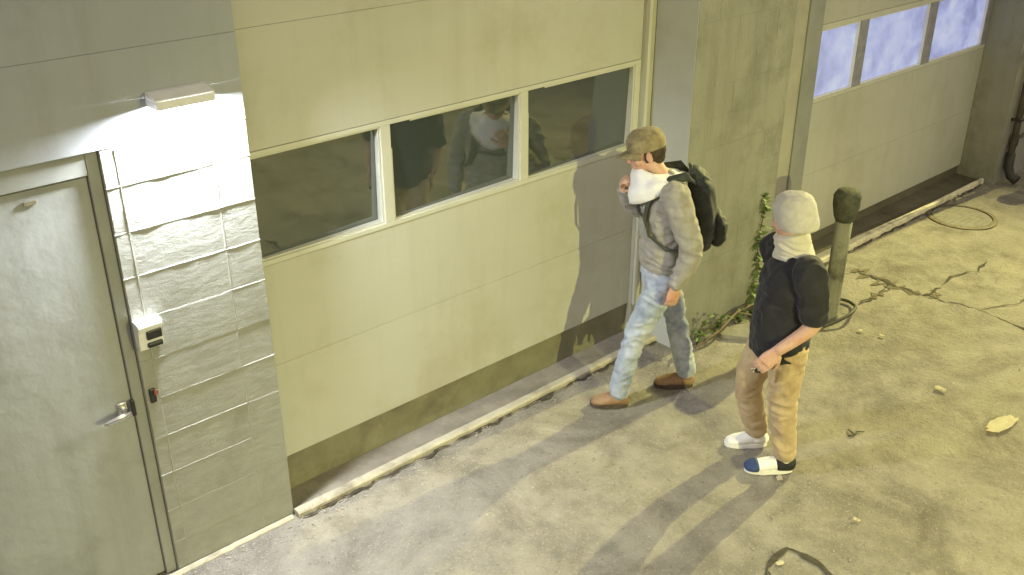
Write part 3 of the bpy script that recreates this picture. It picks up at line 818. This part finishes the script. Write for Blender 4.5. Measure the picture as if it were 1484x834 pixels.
def organic(name, bm, mat, parent, voxel=.007, smooth=3, fold=0.0, fs=(14, 14, 7), seed=0.0, fold2=0.0, squash=None):
    """voxel-remesh a set of overlapping lofts to one continuous skin, smooth it and push folds into it"""
    me = bpy.data.meshes.new(name)
    bmesh.ops.recalc_face_normals(bm, faces=bm.faces[:])
    bm.to_mesh(me); bm.free()
    tmp = bpy.data.objects.new('tmp', me); COL.objects.link(tmp)
    m = tmp.modifiers.new('r', 'REMESH'); m.mode = 'VOXEL'; m.voxel_size = voxel
    s = tmp.modifiers.new('s', 'SMOOTH'); s.iterations = smooth; s.factor = .5
    dg = bpy.context.evaluated_depsgraph_get(); dg.update()
    out = bpy.data.meshes.new_from_object(tmp.evaluated_get(dg))
    bpy.data.objects.remove(tmp); bpy.data.meshes.remove(me)
    out.name = name
    if fold or fold2:
        n = len(out.vertices)
        co = np.empty(n * 3); no = np.empty(n * 3)
        out.vertices.foreach_get('co', co); out.vertices.foreach_get('normal', no)
        co = co.reshape(-1, 3); no = no.reshape(-1, 3)
        d = np.empty(n)
        for i in range(n):
            p = co[i]
            w = noise.noise(Vector((p[0] * 5 + seed, p[1] * 5, p[2] * 5))) * .6
            a = noise.noise(Vector((p[0] * fs[0] + w, p[1] * fs[1], p[2] * fs[2] + 3 * w + seed)))
            d[i] = fold * (1 - 2 * abs(a)) * .8
            if fold2: d[i] += fold2 * noise.noise(Vector((p[0] * 34, p[1] * 34, p[2] * 30 + seed)))
        co = co + no * d[:, None]
        out.vertices.foreach_set('co', co.ravel())
    out.materials.clear(); out.materials.append(mat)
    out.polygons.foreach_set('use_smooth', [True] * len(out.polygons))
    o = bpy.data.objects.new(name, out)
    return link(o, parent)

def limb(bm, joints, radii, n=16, sub=5):
    """smooth tapered limb through the joints"""
    P = [Vector(j) for j in joints]; pts, rr = [], []
    for i in range(len(P) - 1):
        p0 = P[max(0, i - 1)]; p1 = P[i]; p2 = P[i + 1]; p3 = P[min(len(P) - 1, i + 2)]
        for k in range(sub):
            t = k / sub
            c = .5 * ((2 * p1) + (p2 - p0) * t * .6 + (-(p2 - p0) * 1.2 + (p2 - p1) * 6 - (p3 - p1) * .6) * t * t + ((p2 - p0) * .6 - (p2 - p1) * 4 + (p3 - p1) * .6) * t ** 3)
            pts.append(c); rr.append(radii[i] * (1 - t) + radii[i + 1] * t)
    pts.append(P[-1]); rr.append(radii[-1])
    bm_tube(bm, pts, rr, n=n, ref=(1, 0, 0))

def head_shapes(bm, c, fwd_tilt, turn=0.0, k=1.0):
    """cranium, jaw, nose, brow, lips, ears in head space (x forward), placed at c"""
    H = Matrix.Translation(Vector(c)) @ Euler((0, fwd_tilt, turn)).to_matrix().to_4x4() @ Matrix.Scale(k, 4)
    tmp = bmesh.new()
    bm_ell(tmp, (-.012, 0, .035), (.098, .076, .090))
    bm_ell(tmp, (.018, 0, -.030), (.072, .062, .085))
    bm_ell(tmp, (.052, 0, -.083), (.032, .036, .030))
    bm_ell(tmp, (.070, 0, .022), (.022, .052, .014))
    bm_tube(tmp, [(.078, 0, .020), (.094, 0, -.006), (.108, 0, -.026), (.096, 0, -.034)], [.009, .011, .013, .011], n=10, ref=(0, 1, 0))
    for s in (-1, 1):
        bm_ell(tmp, (.098, s * .011, -.031), (.010, .008, .007))
        bm_ell(tmp, (.052, s * .040, -.028), (.026, .022, .024))
        bm_ell(tmp, (-.008, s * .078, -.008), (.019, .010, .032), rot=(0, .2, 0))
    bm_ell(tmp, (.083, 0, -.056), (.010, .024, .007)); bm_ell(tmp, (.081, 0, -.067), (.010, .021, .008))
    bmesh.ops.transform(tmp, matrix=H, verts=tmp.verts[:])
    me = bpy.data.meshes.new('t'); tmp.to_mesh(me); tmp.free()
    bm.from_mesh(me); bpy.data.meshes.remove(me)
    return H

def hand_shapes(bm, wrist, dirv, palm_n, curl=.35, k=1.0, side=1):
    """palm and five bent fingers; dirv = wrist to knuckles, palm_n = palm facing, side = +1 thumb along dirv x palm_n"""
    d = Vector(dirv).normalized(); pn = Vector(palm_n); pn = (pn - d * pn.dot(d)).normalized()
    sd_ = d.cross(pn) * side
    w = Vector(wrist)
    bm_tube(bm, [w - d * .02, w + d * .015 * k, w + d * .05 * k, w + d * .085 * k], [(.018 * k, .024 * k), (.017 * k, .030 * k), (.016 * k, .040 * k), (.014 * k, .040 * k)], n=14, ref=pn)
    for i, (off, ln) in enumerate(((.030, .072), (.011, .080), (-.009, .075), (-.028, .058))):
        p = w + d * .082 * k + sd_ * off * k
        pts = [p - d * .02 * k, p]; a = curl * .6
        for seg in (.45, .31, .24):
            dd = d * math.cos(a) + pn * math.sin(a)
            p = p + dd * ln * seg * k; pts.append(p); a += curl
        bm_tube(bm, pts, [.0095 * k, .0095 * k, .009 * k, .0085 * k, .007 * k], n=10, ref=sd_)
    p = w + d * .022 * k + sd_ * .026 * k
    pts = [p]; a = .75
    for seg in (.040, .032, .026):
        dd = d * math.cos(a) + sd_ * math.sin(a) * .8 + pn * (.35 + curl * .4)
        p = p + dd.normalized() * seg * k; pts.append(p); a -= .25
    bm_tube(bm, pts, [.014 * k, .0115 * k, .010 * k, .008 * k], n=10, ref=pn)

def eyes(parent, H):
    for s in (-1, 1):
        bm = bmesh.new(); bm_ell(bm, H @ Vector((.074, s * .030, .004)), (.012, .012, .011), seg=12, rings=8)
        finish('eye', bm, MAT['shoe_white'], parent, smooth=True)
        bm = bmesh.new(); bm_ell(bm, H @ Vector((.083, s * .031, .004)), (.005, .006, .006), seg=10, rings=6)
        finish('iris', bm, MAT['hair'], parent, smooth=True)

def shoe(name, heel, toe, ground_z, mats, parent, hgt=.09, wid=.048, ankle=None, lift=0.0):
    """upper with toe box and heel, plus a sole child"""
    h, t = Vector((*heel, ground_z)), Vector((*toe, ground_z)); d = (t - h); L_ = d.length; d.normalize(); s = Vector((-d.y, d.x, 0))
    def P(f, z): return h + d * (f * L_) + Vector((0, 0, z))
    bm = bmesh.new()
    bm_tube(bm, [P(.06, .045), P(.25, .050), P(.50, .046), P(.75, .036), P(.93, .030)], [(.036, wid * .72), (.042, wid * .80), (.038, wid * .92), (.029, wid), (.020, wid * .72)], n=18, ref=(0, 0, 1), dome=.7)
    a = Vector(ankle) if ankle else P(.18, .12)
    bm_tube(bm, [P(.20, .05), P(.20, .05).lerp(a, .6), a + Vector((0, 0, hgt - .09))], [.046, .043, .042], n=16, ref=d)
    u = organic(name, bm, mats[0], parent, voxel=.005, smooth=3, fold=.003, fs=(20, 20, 20))
    bm = bmesh.new()
    n = 28; ring_lo, ring_hi = [], []
    for k in range(n):
        th = 2 * math.pi * k / n; cx = math.cos(th); sy = math.sin(th)
        f = .5 + .52 * cx
        w_ = wid * (1.06 if f > .6 else .92) * (abs(sy) ** .75) * (1 if sy > 0 else -1)
        b = h + d * (f * L_) + s * w_
        ring_lo.append(bm.verts.new(b + Vector((0, 0, .0015)))); ring_hi.append(bm.verts.new(b + Vector((0, 0, .026))))
    for k in range(n): bm.faces.new((ring_lo[k], ring_lo[(k + 1) % n], ring_hi[(k + 1) % n], ring_hi[k]))
    bm.faces.new(ring_hi); bm.faces.new(list(reversed(ring_lo)))
    finish('sole', bm, mats[1], u, smooth=False)
    return u

HEAD_ANGLE = math.atan2(.667, -.745)

# ============ man with cap and backpack, mid-stride, seen from his left
m1 = empty('person', (2.25, -.445, 0), HEAD_ANGLE)
tag(m1, 'walking person in tan cap, grey sweater, white neck cloth and pale jeans', 'person')
Lh, Rh = Vector((-.085, .092, .86)), Vector((-.085, -.092, .86))
Lk, Rk = Vector((.075, .115, .490)), Vector((-.205, -.105, .470))
La, Ra = Vector((.150, .125, .095)), Vector((-.295, -.105, .10))
Ls, Rs = Vector((-.095, .182, 1.395)), Vector((-.055, -.182, 1.395))
Le, Re = Vector((-.190, .262, 1.105)), Vector((.045, -.255, 1.155))
Lw, Rw = Vector((-.112, .258, .885)), Vector((.165, -.100, 1.345))
b = bmesh.new()
bm_tube(b, [(-.085, 0, .84), (-.08, 0, 1.02), (-.075, 0, 1.22), (-.075, 0, 1.36), (-.05, 0, 1.44)], [(.10, .14), (.10, .135), (.115, .155), (.095, .15), (.06, .08)], n=20, ref=(1, 0, 0))
limb(b, [(-.05, 0, 1.40), (-.015, 0, 1.48), (.035, 0, 1.55)], [.062, .056, .054])
for sh, e, w in ((Ls, Le, Lw), (Rs, Re, Rw)):
    limb(b, [(sh.x, sh.y * .4, sh.z), sh, e, w], [.05, .048, .038, .027])
for h, k_, a in ((Lh, Lk, La), (Rh, Rk, Ra)):
    limb(b, [h, k_, a], [.08, .052, .038])
    bm_tube(b, [a + Vector((-.03, 0, -.05)), a + Vector((.05, 0, -.055)), a + Vector((.14, 0, -.065))], [.032, .034, .022], n=12)
H1 = head_shapes(b, (.062, 0, 1.600), .22, .02, 1.0)
hand_shapes(b, Lw, Vector((.10, -.02, -1)), (.25, -1, 0), curl=.45, side=1)
hand_shapes(b, Rw, Vector((.12, .45, .75)), (-.6, .35, -.1), curl=1.05, k=1.0, side=-1)
organic('body', b, MAT['skin'], m1, voxel=.0052, smooth=2)
eyes(m1, H1)
# hair showing under the cap, short beard
b = bmesh.new()
tmp = bmesh.new()
bm_ell(tmp, (-.040, 0, .020), (.078, .079, .080)); bm_ell(tmp, (-.060, 0, -.030), (.045, .060, .045))
for s in (-1, 1): bm_ell(tmp, (.006, s * .068, .000), (.012, .012, .040))
bmesh.ops.transform(tmp, matrix=H1, verts=tmp.verts[:]); me_ = bpy.data.meshes.new('t'); tmp.to_mesh(me_); tmp.free(); b.from_mesh(me_)
organic('hair', b, MAT['hair'], m1, voxel=.006, smooth=2, fold=.003, fs=(40, 40, 20))
# cap: crown and curved brim
tmp = bmesh.new()
n = 28; rings_ = []
for (f, z) in ((1.0, .030), (1.015, .055), (.985, .085), (.86, .115), (.60, .136), (.25, .144)):
    rings_.append([tmp.verts.new((-.010 + .110 * f * math.cos(2 * math.pi * k / n), .090 * f * math.sin(2 * math.pi * k / n), z)) for k in range(n)])
for A, B in zip(rings_, rings_[1:]):
    for k in range(n): tmp.faces.new((A[k], A[(k + 1) % n], B[(k + 1) % n], B[k]))
tmp.faces.new(rings_[-1]); tmp.faces.new(list(reversed(rings_[0])))
bmesh.ops.transform(tmp, matrix=H1, verts=tmp.verts[:])
cap_o = organic('cap', tmp, MAT['cap'], m1, voxel=.006, smooth=2, fold=.003, fs=(18, 18, 18))
tmp = bmesh.new(); up_, lo_ = [], []
nb = 14
for i in range(nb + 1):
    u = -1 + 2 * i / nb; ru, rl = [], []
    for j in range(6):
        f = j / 5
        ang = u * 1.12
        rx = .098 + f * .082 * math.cos(u * 1.35); 
        x = -.010 + rx * math.cos(ang) * (1.0 if f == 0 else 1.0) ; y = (.088 + .004 * f) * math.sin(ang)
        z = .036 - f * .020 - .022 * u * u * (0.4 + f * .6)
        ru.append(tmp.verts.new((x, y, z))); rl.append(tmp.verts.new((x, y, z - .005)))
    up_.append(ru); lo_.append(rl)
for i in range(nb):
    for j in range(5):
        tmp.faces.new((up_[i][j], up_[i + 1][j], up_[i + 1][j + 1], up_[i][j + 1])); tmp.faces.new((lo_[i][j], lo_[i][j + 1], lo_[i + 1][j + 1], lo_[i + 1][j]))
    tmp.faces.new((up_[i][5], up_[i + 1][5], lo_[i + 1][5], lo_[i][5])); tmp.faces.new((up_[i][0], lo_[i][0], lo_[i + 1][0], up_[i + 1][0]))
for i in (0, nb):
    for j in range(5): tmp.faces.new((up_[i][j], up_[i][j + 1], lo_[i][j + 1], lo_[i][j]))
bmesh.ops.transform(tmp, matrix=H1, verts=tmp.verts[:])
finish('brim', tmp, MAT['cap'], cap_o, smooth=True)
# sweater
b = bmesh.new()
bm_tube(b, [(-.085, 0, .925), (-.083, 0, 1.0), (-.080, 0, 1.10), (-.072, 0, 1.24), (-.072, 0, 1.34), (-.062, 0, 1.42), (-.040, 0, 1.455)], [(.138, .180), (.140, .182), (.138, .180), (.145, .190), (.130, .195), (.090, .140), (.066, .078)], n=24, ref=(1, 0, 0), dome=.15)
for sh, e, w in ((Ls, Le, Lw), (Rs, Re, Rw)):
    wr = w + (e - w).normalized() * .015
    limb(b, [(sh.x, sh.y * .45, sh.z - .02), sh, e, wr], [.080, .078, .060, .042])
organic('sweater', b, MAT['jacket'], m1, voxel=.007, smooth=4, fold=.014, fs=(11, 11, 18), fold2=.003, seed=2)
# pale shirt hem under the sweater
b = bmesh.new()
bm_tube(b, [(-.085, 0, .885), (-.085, 0, .96)], [(.132, .173), (.130, .172)], n=24, ref=(1, 0, 0), dome=.05)
organic('shirt_hem', b, MAT['shirt'], m1, voxel=.008, smooth=2, fold=.005, fs=(14, 14, 5))
# jeans
b = bmesh.new()
bm_tube(b, [(-.085, 0, .935), (-.088, 0, .87), (-.088, 0, .80)], [(.122, .165), (.132, .178), (.118, .165)], n=22, ref=(1, 0, 0), dome=.2)
limb(b, [Lh + Vector((0, 0, -.01)), Lk, La + Vector((.01, 0, -.005))], [.094, .062, .055])
limb(b, [Rh + Vector((0, 0, -.01)), Rk, Ra + Vector((0, 0, .0))], [.094, .062, .055])
organic('jeans', b, MAT['jeans'], m1, voxel=.007, smooth=3, fold=.014, fs=(9, 9, 20), fold2=.003, seed=5)
shoe('boot', (.100, .125), (.330, .120), 0, (MAT['boot'], MAT['sole']), m1, hgt=.12, wid=.050, ankle=tuple(La + Vector((0, 0, .02))))
shoe('boot', (-.340, -.105), (-.095, -.110), 0, (MAT['boot'], MAT['sole']), m1, hgt=.12, wid=.050, ankle=tuple(Ra + Vector((0, 0, .02))))
# white neck cloth: folded collar round the neck with a point hanging on the chest
tmp = bmesh.new(); n = 40; rows = []
prof_n = 9
for j in range(prof_n + 1):
    f = j / prof_n; row = []
    for k in range(n):
        th = 2 * math.pi * k / n; c_, s_ = math.cos(th), math.sin(th)
        front = max(0, c_) ** 1.3
        top = Vector((.020 + .085 * c_, .080 * s_, 1.520 - .030 * (1 - c_) * .5 + .012 * front))
        bot = Vector((-.045 + (.125 + .055 * front) * c_, .162 * s_, 1.420 - .120 * front + .030 * max(0, -c_)))
        p = top.lerp(bot, f)
        bul = .028 * math.sin(f * math.pi) + .010 * math.sin(f * 9 + th * 2) * f * (1 - f) * 4
        p += Vector((c_, s_, .25)) * bul
        p += Vector((c_, s_, .3)) * (.016 * (1 - 2 * abs(noise.noise(Vector((c_ * 3.2, s_ * 3.2, f * 2.2 + .6 * c_))))) * (.3 + f) - .006 + .005 * noise.noise(Vector((c_ * 9, s_ * 9, f * 6))))
        row.append(tmp.verts.new(p))
    rows.append(row)
for A, B in zip(rows, rows[1:]):
    for k in range(n): tmp.faces.new((A[k], A[(k + 1) % n], B[(k + 1) % n], B[k]))
bmesh.ops.recalc_face_normals(tmp, faces=tmp.faces[:])
bmesh.ops.solidify(tmp, geom=tmp.faces[:], thickness=.006)
finish('neck_cloth', tmp, MAT['scarf'], m1, smooth=True)

# ============ backpack carried by the first man
bp_ = empty('backpack', (2.25, -.445, 0), HEAD_ANGLE)
# base of the pack is the root's origin, parts are given relative to it
PK = Vector((-.30, 0, 1.03))
Rz = Matrix.Rotation(HEAD_ANGLE, 3, 'Z')
bp_.location = Vector((2.25, -.445, 0)) + Rz @ PK
tag(bp_, 'black backpack on the back of the walking person in the cap', 'backpack')
def rel(p): return Vector(p) - PK
tmp = bmesh.new()
bm_tube(tmp, [rel(p) for p in ((-.285, 0, 1.05), (-.290, 0, 1.12), (-.285, 0, 1.26), (-.265, 0, 1.40), (-.235, 0, 1.475), (-.215, 0, 1.495))], [(.060, .112), (.074, .130), (.078, .136), (.070, .126), (.050, .098), (.032, .06)], n=24, ref=(1, 0, 0), dome=.5)
pk_body = organic('main_compartment', tmp, MAT['pack'], bp_, voxel=.007, smooth=3, fold=.008, fs=(14, 14, 14))
tmp = bmesh.new()
bm_tube(tmp, [rel(p) for p in ((-.370, 0, 1.065), (-.385, 0, 1.10), (-.385, 0, 1.18), (-.365, 0, 1.235))], [(.040, .085), (.052, .100), (.050, .100), (.030, .08)], n=22, ref=(1, 0, 0), dome=.5)
organic('front_pocket', tmp, MAT['pack'], bp_, voxel=.006, smooth=3, fold=.006, fs=(16, 16, 16))
for s in (-1, 1):
    tmp = bmesh.new()
    bm_tube(tmp, [rel(p) for p in ((-.215, s * .085, 1.455), (-.150, s * .100, 1.492), (-.070, s * .110, 1.490), (.005, s * .118, 1.430), (.050, s * .122, 1.350), (.068, s * .128, 1.260), (.040, s * .160, 1.160), (-.060, s * .206, 1.090), (-.190, s * .170, 1.075), (-.250, s * .120, 1.080))],
            [(.010, .030), (.010, .032), (.010, .032), (.010, .030), (.010, .028), (.009, .024), (.008, .016), (.007, .012), (.007, .012), (.007, .014)], n=12, ref=(1, 0, .6))
    finish('shoulder_strap', tmp, MAT['pack'], bp_, smooth=True)
tmp = bmesh.new(); bm_tube(tmp, [rel(p) for p in ((.070, .125, 1.262), (.088, .06, 1.258), (.092, 0, 1.257), (.088, -.06, 1.258), (.070, -.125, 1.262))], [(.010, .005)] * 5, n=8, ref=(0, 0, 1)); finish('chest_strap', tmp, MAT['pack'], bp_, smooth=True)
tmp = bmesh.new(); bm_tube(tmp, [rel(p) for p in ((-.205, .03, 1.49), (-.195, .02, 1.53), (-.195, -.02, 1.53), (-.205, -.03, 1.49))], [.009] * 4, n=8, ref=(1, 0, 0)); finish('carry_loop', tmp, MAT['pack'], bp_, smooth=True)

# ============ man in black tee, seen from his left
m2 = empty('person', (2.25, -1.345, 0), HEAD_ANGLE)
tag(m2, 'person in black tee, khaki trousers and pale grey knit cap', 'person')
Lh, Rh = Vector((-.055, .088, .775)), Vector((-.015, -.088, .775))
Lk, Rk = Vector((-.055, .115, .435)), Vector((.085, -.105, .440))
La, Ra = Vector((-.098, .130, .095)), Vector((.000, -.120, .095))
Ls, Rs = Vector((-.085, .178, 1.235)), Vector((.005, -.178, 1.235))
Le, Re = Vector((-.130, .215, .985)), Vector((-.110, -.225, .985))
Lw, Rw = Vector((.040, .215, .825)), Vector((-.050, -.205, .770))
b = bmesh.new()
bm_tube(b, [(-.035, 0, .75), (-.03, 0, .90), (-.035, 0, 1.05), (-.045, 0, 1.18), (-.045, 0, 1.27)], [(.10, .14), (.105, .135), (.11, .15), (.095, .15), (.06, .08)], n=20, ref=(1, 0, 0))
limb(b, [(-.045, 0, 1.24), (-.035, 0, 1.32), (-.010, 0, 1.40)], [.064, .058, .056])
for sh, e, w in ((Ls, Le, Lw), (Rs, Re, Rw)):
    limb(b, [(sh.x, sh.y * .4, sh.z), sh, e, w], [.052, .050, .043, .030])
for h, k_, a in ((Lh, Lk, La), (Rh, Rk, Ra)):
    limb(b, [h, k_, a], [.08, .052, .038])
    bm_tube(b, [a + Vector((-.03, 0, -.05)), a + Vector((.05, 0, -.055)), a + Vector((.13, 0, -.065))], [.032, .034, .022], n=12)
H2 = head_shapes(b, (-.015, 0, 1.465), .18, -.60, 1.02)
hand_shapes(b, Lw, Vector((.62, -.02, -.78)), (-.3, -1, -.1), curl=.42, k=1.12, side=1)
hand_shapes(b, Rw, Vector((.15, .05, -.95)), (.1, 1, -.1), curl=.45, side=-1)
organic('body', b, MAT['skin'], m2, voxel=.0052, smooth=2)
eyes(m2, H2)
tmp = bmesh.new()
bm_ell(tmp, (.058, 0, -.090), (.031, .034, .026))
bmesh.ops.transform(tmp, matrix=H2, verts=tmp.verts[:])
organic('beard', tmp, MAT['hair'], m2, voxel=.005, smooth=2, fold=.002, fs=(50, 50, 40))
tmp = bmesh.new()
n = 28; rings_ = []
for (f, z, o_x) in ((.96, -.044, -.022), (1.02, -.024, -.020), (1.04, .000, -.018), (1.04, .022, -.014), (1.03, .045, -.012), (.98, .080, -.012), (.82, .118, -.012), (.50, .140, -.014), (.18, .147, -.014)):
    rings_.append([tmp.verts.new((o_x + .107 * f * math.cos(2 * math.pi * k / n), .089 * f * math.sin(2 * math.pi * k / n), z + .030 * max(0, math.cos(2 * math.pi * k / n)) * (1 if z < .05 else .2))) for k in range(n)])
for A, B in zip(rings_, rings_[1:]):
    for k in range(n): tmp.faces.new((A[k], A[(k + 1) % n], B[(k + 1) % n], B[k]))
tmp.faces.new(rings_[-1]); tmp.faces.new(list(reversed(rings_[0])))
bmesh.ops.transform(tmp, matrix=H2, verts=tmp.verts[:])
organic('knit_cap', tmp, MAT['beanie'], m2, voxel=.005, smooth=3, fold=.0035, fs=(14, 14, 9), fold2=.001)
b = bmesh.new()
bm_tube(b, [(-.042, 0, 1.262), (-.036, 0, 1.31), (-.022, 0, 1.360), (-.014, -.004, 1.388)], [(.100, .114), (.088, .090), (.086, .084), (.084, .080)], n=22, ref=(1, 0, 0), dome=.15)
organic('neck_cloth', b, MAT['gaiter'], m2, voxel=.0055, smooth=2, fold=.012, fs=(9, 9, 26), fold2=.002)
# tee
b = bmesh.new()
bm_tube(b, [(-.025, 0, .725), (-.022, 0, .82), (-.025, 0, .95), (-.035, 0, 1.10), (-.045, 0, 1.20), (-.045, 0, 1.265), (-.040, 0, 1.305)], [(.146, .182), (.148, .184), (.142, .180), (.142, .188), (.125, .190), (.090, .140), (.068, .080)], n=24, ref=(1, 0, 0), dome=.12)
for sh, e in ((Ls, Le), (Rs, Re)):
    limb(b, [(sh.x, sh.y * .45, sh.z - .02), sh, sh.lerp(e, .9)], [.080, .080, .066])
organic('tee_shirt', b, MAT['tee'], m2, voxel=.007, smooth=4, fold=.015, fs=(10, 10, 15), fold2=.003, seed=8)
# trousers
b = bmesh.new()
bm_tube(b, [(-.030, 0, .82), (-.035, 0, .77), (-.040, 0, .70)], [(.120, .160), (.135, .178), (.115, .165)], n=22, ref=(1, 0, 0), dome=.2)
limb(b, [Lh + Vector((0, 0, -.01)), Lk, La + Vector((.0, 0, .012))], [.098, .070, .056])
limb(b, [Rh + Vector((0, 0, -.01)), Rk, Ra + Vector((.0, 0, .012))], [.100, .074, .058])
organic('trousers', b, MAT['khaki'], m2, voxel=.007, smooth=3, fold=.014, fs=(8, 8, 17), fold2=.003, seed=11)
ns_ = shoe('shoe', (-.150, .130), (.110, .128), 0, (MAT['shoe_white'], MAT['shoe_white']), m2, hgt=.10, wid=.046, ankle=tuple(La + Vector((0, 0, .0))))
for (x0, x1, mt, nm) in ((.055, .122, 'shoe_navy', 'toe_cap'), (-.165, -.075, 'shoe_black', 'heel_counter')):
    tmp = bmesh.new()
    if nm == 'toe_cap':
        bm_tube(tmp, [(.050, .128, .038), (.080, .128, .034), (.103, .128, .030)], [(.034, .055), (.029, .053), (.021, .040)], n=18, ref=(0, 0, 1), dome=.7)
    else:
        bm_tube(tmp, [(-.146, .130, .050), (-.112, .130, .056), (-.070, .130, .058)], [(.044, .042), (.052, .047), (.054, .050)], n=18, ref=(0, 0, 1), dome=.5)
    organic(nm, tmp, MAT[mt], ns_, voxel=.005, smooth=2)
shoe('shoe', (-.065, -.120), (.175, -.122), 0, (MAT['shoe_white'], MAT['shoe_white']), m2, hgt=.10, wid=.046, ankle=tuple(Ra + Vector((0, 0, .0))))
# small dark thing in his fingers
kf = empty('key_fob', (0, 0, 0), HEAD_ANGLE)
kf.location = Vector((2.25, -1.345, 0)) + Rz @ Vector((.118, .185, .690))
tag(kf, 'small dark object held in the fingers of the person in black tee', 'key fob')
tmp = bmesh.new(); bm_box(tmp, -.020, .022, -.009, .009, -.016, .014, .006); finish('case', tmp, MAT['dark_plastic'], kf)
tmp = bmesh.new(); bm_tube(tmp, [(.03 + .012 * math.cos(a), 0, .012 * math.sin(a)) for a in [i * .6283 for i in range(10)]], [.0018] * 10, n=6, ref=(0, 1, 0), closed=True); finish('ring', tmp, MAT['chrome'], kf, smooth=True)
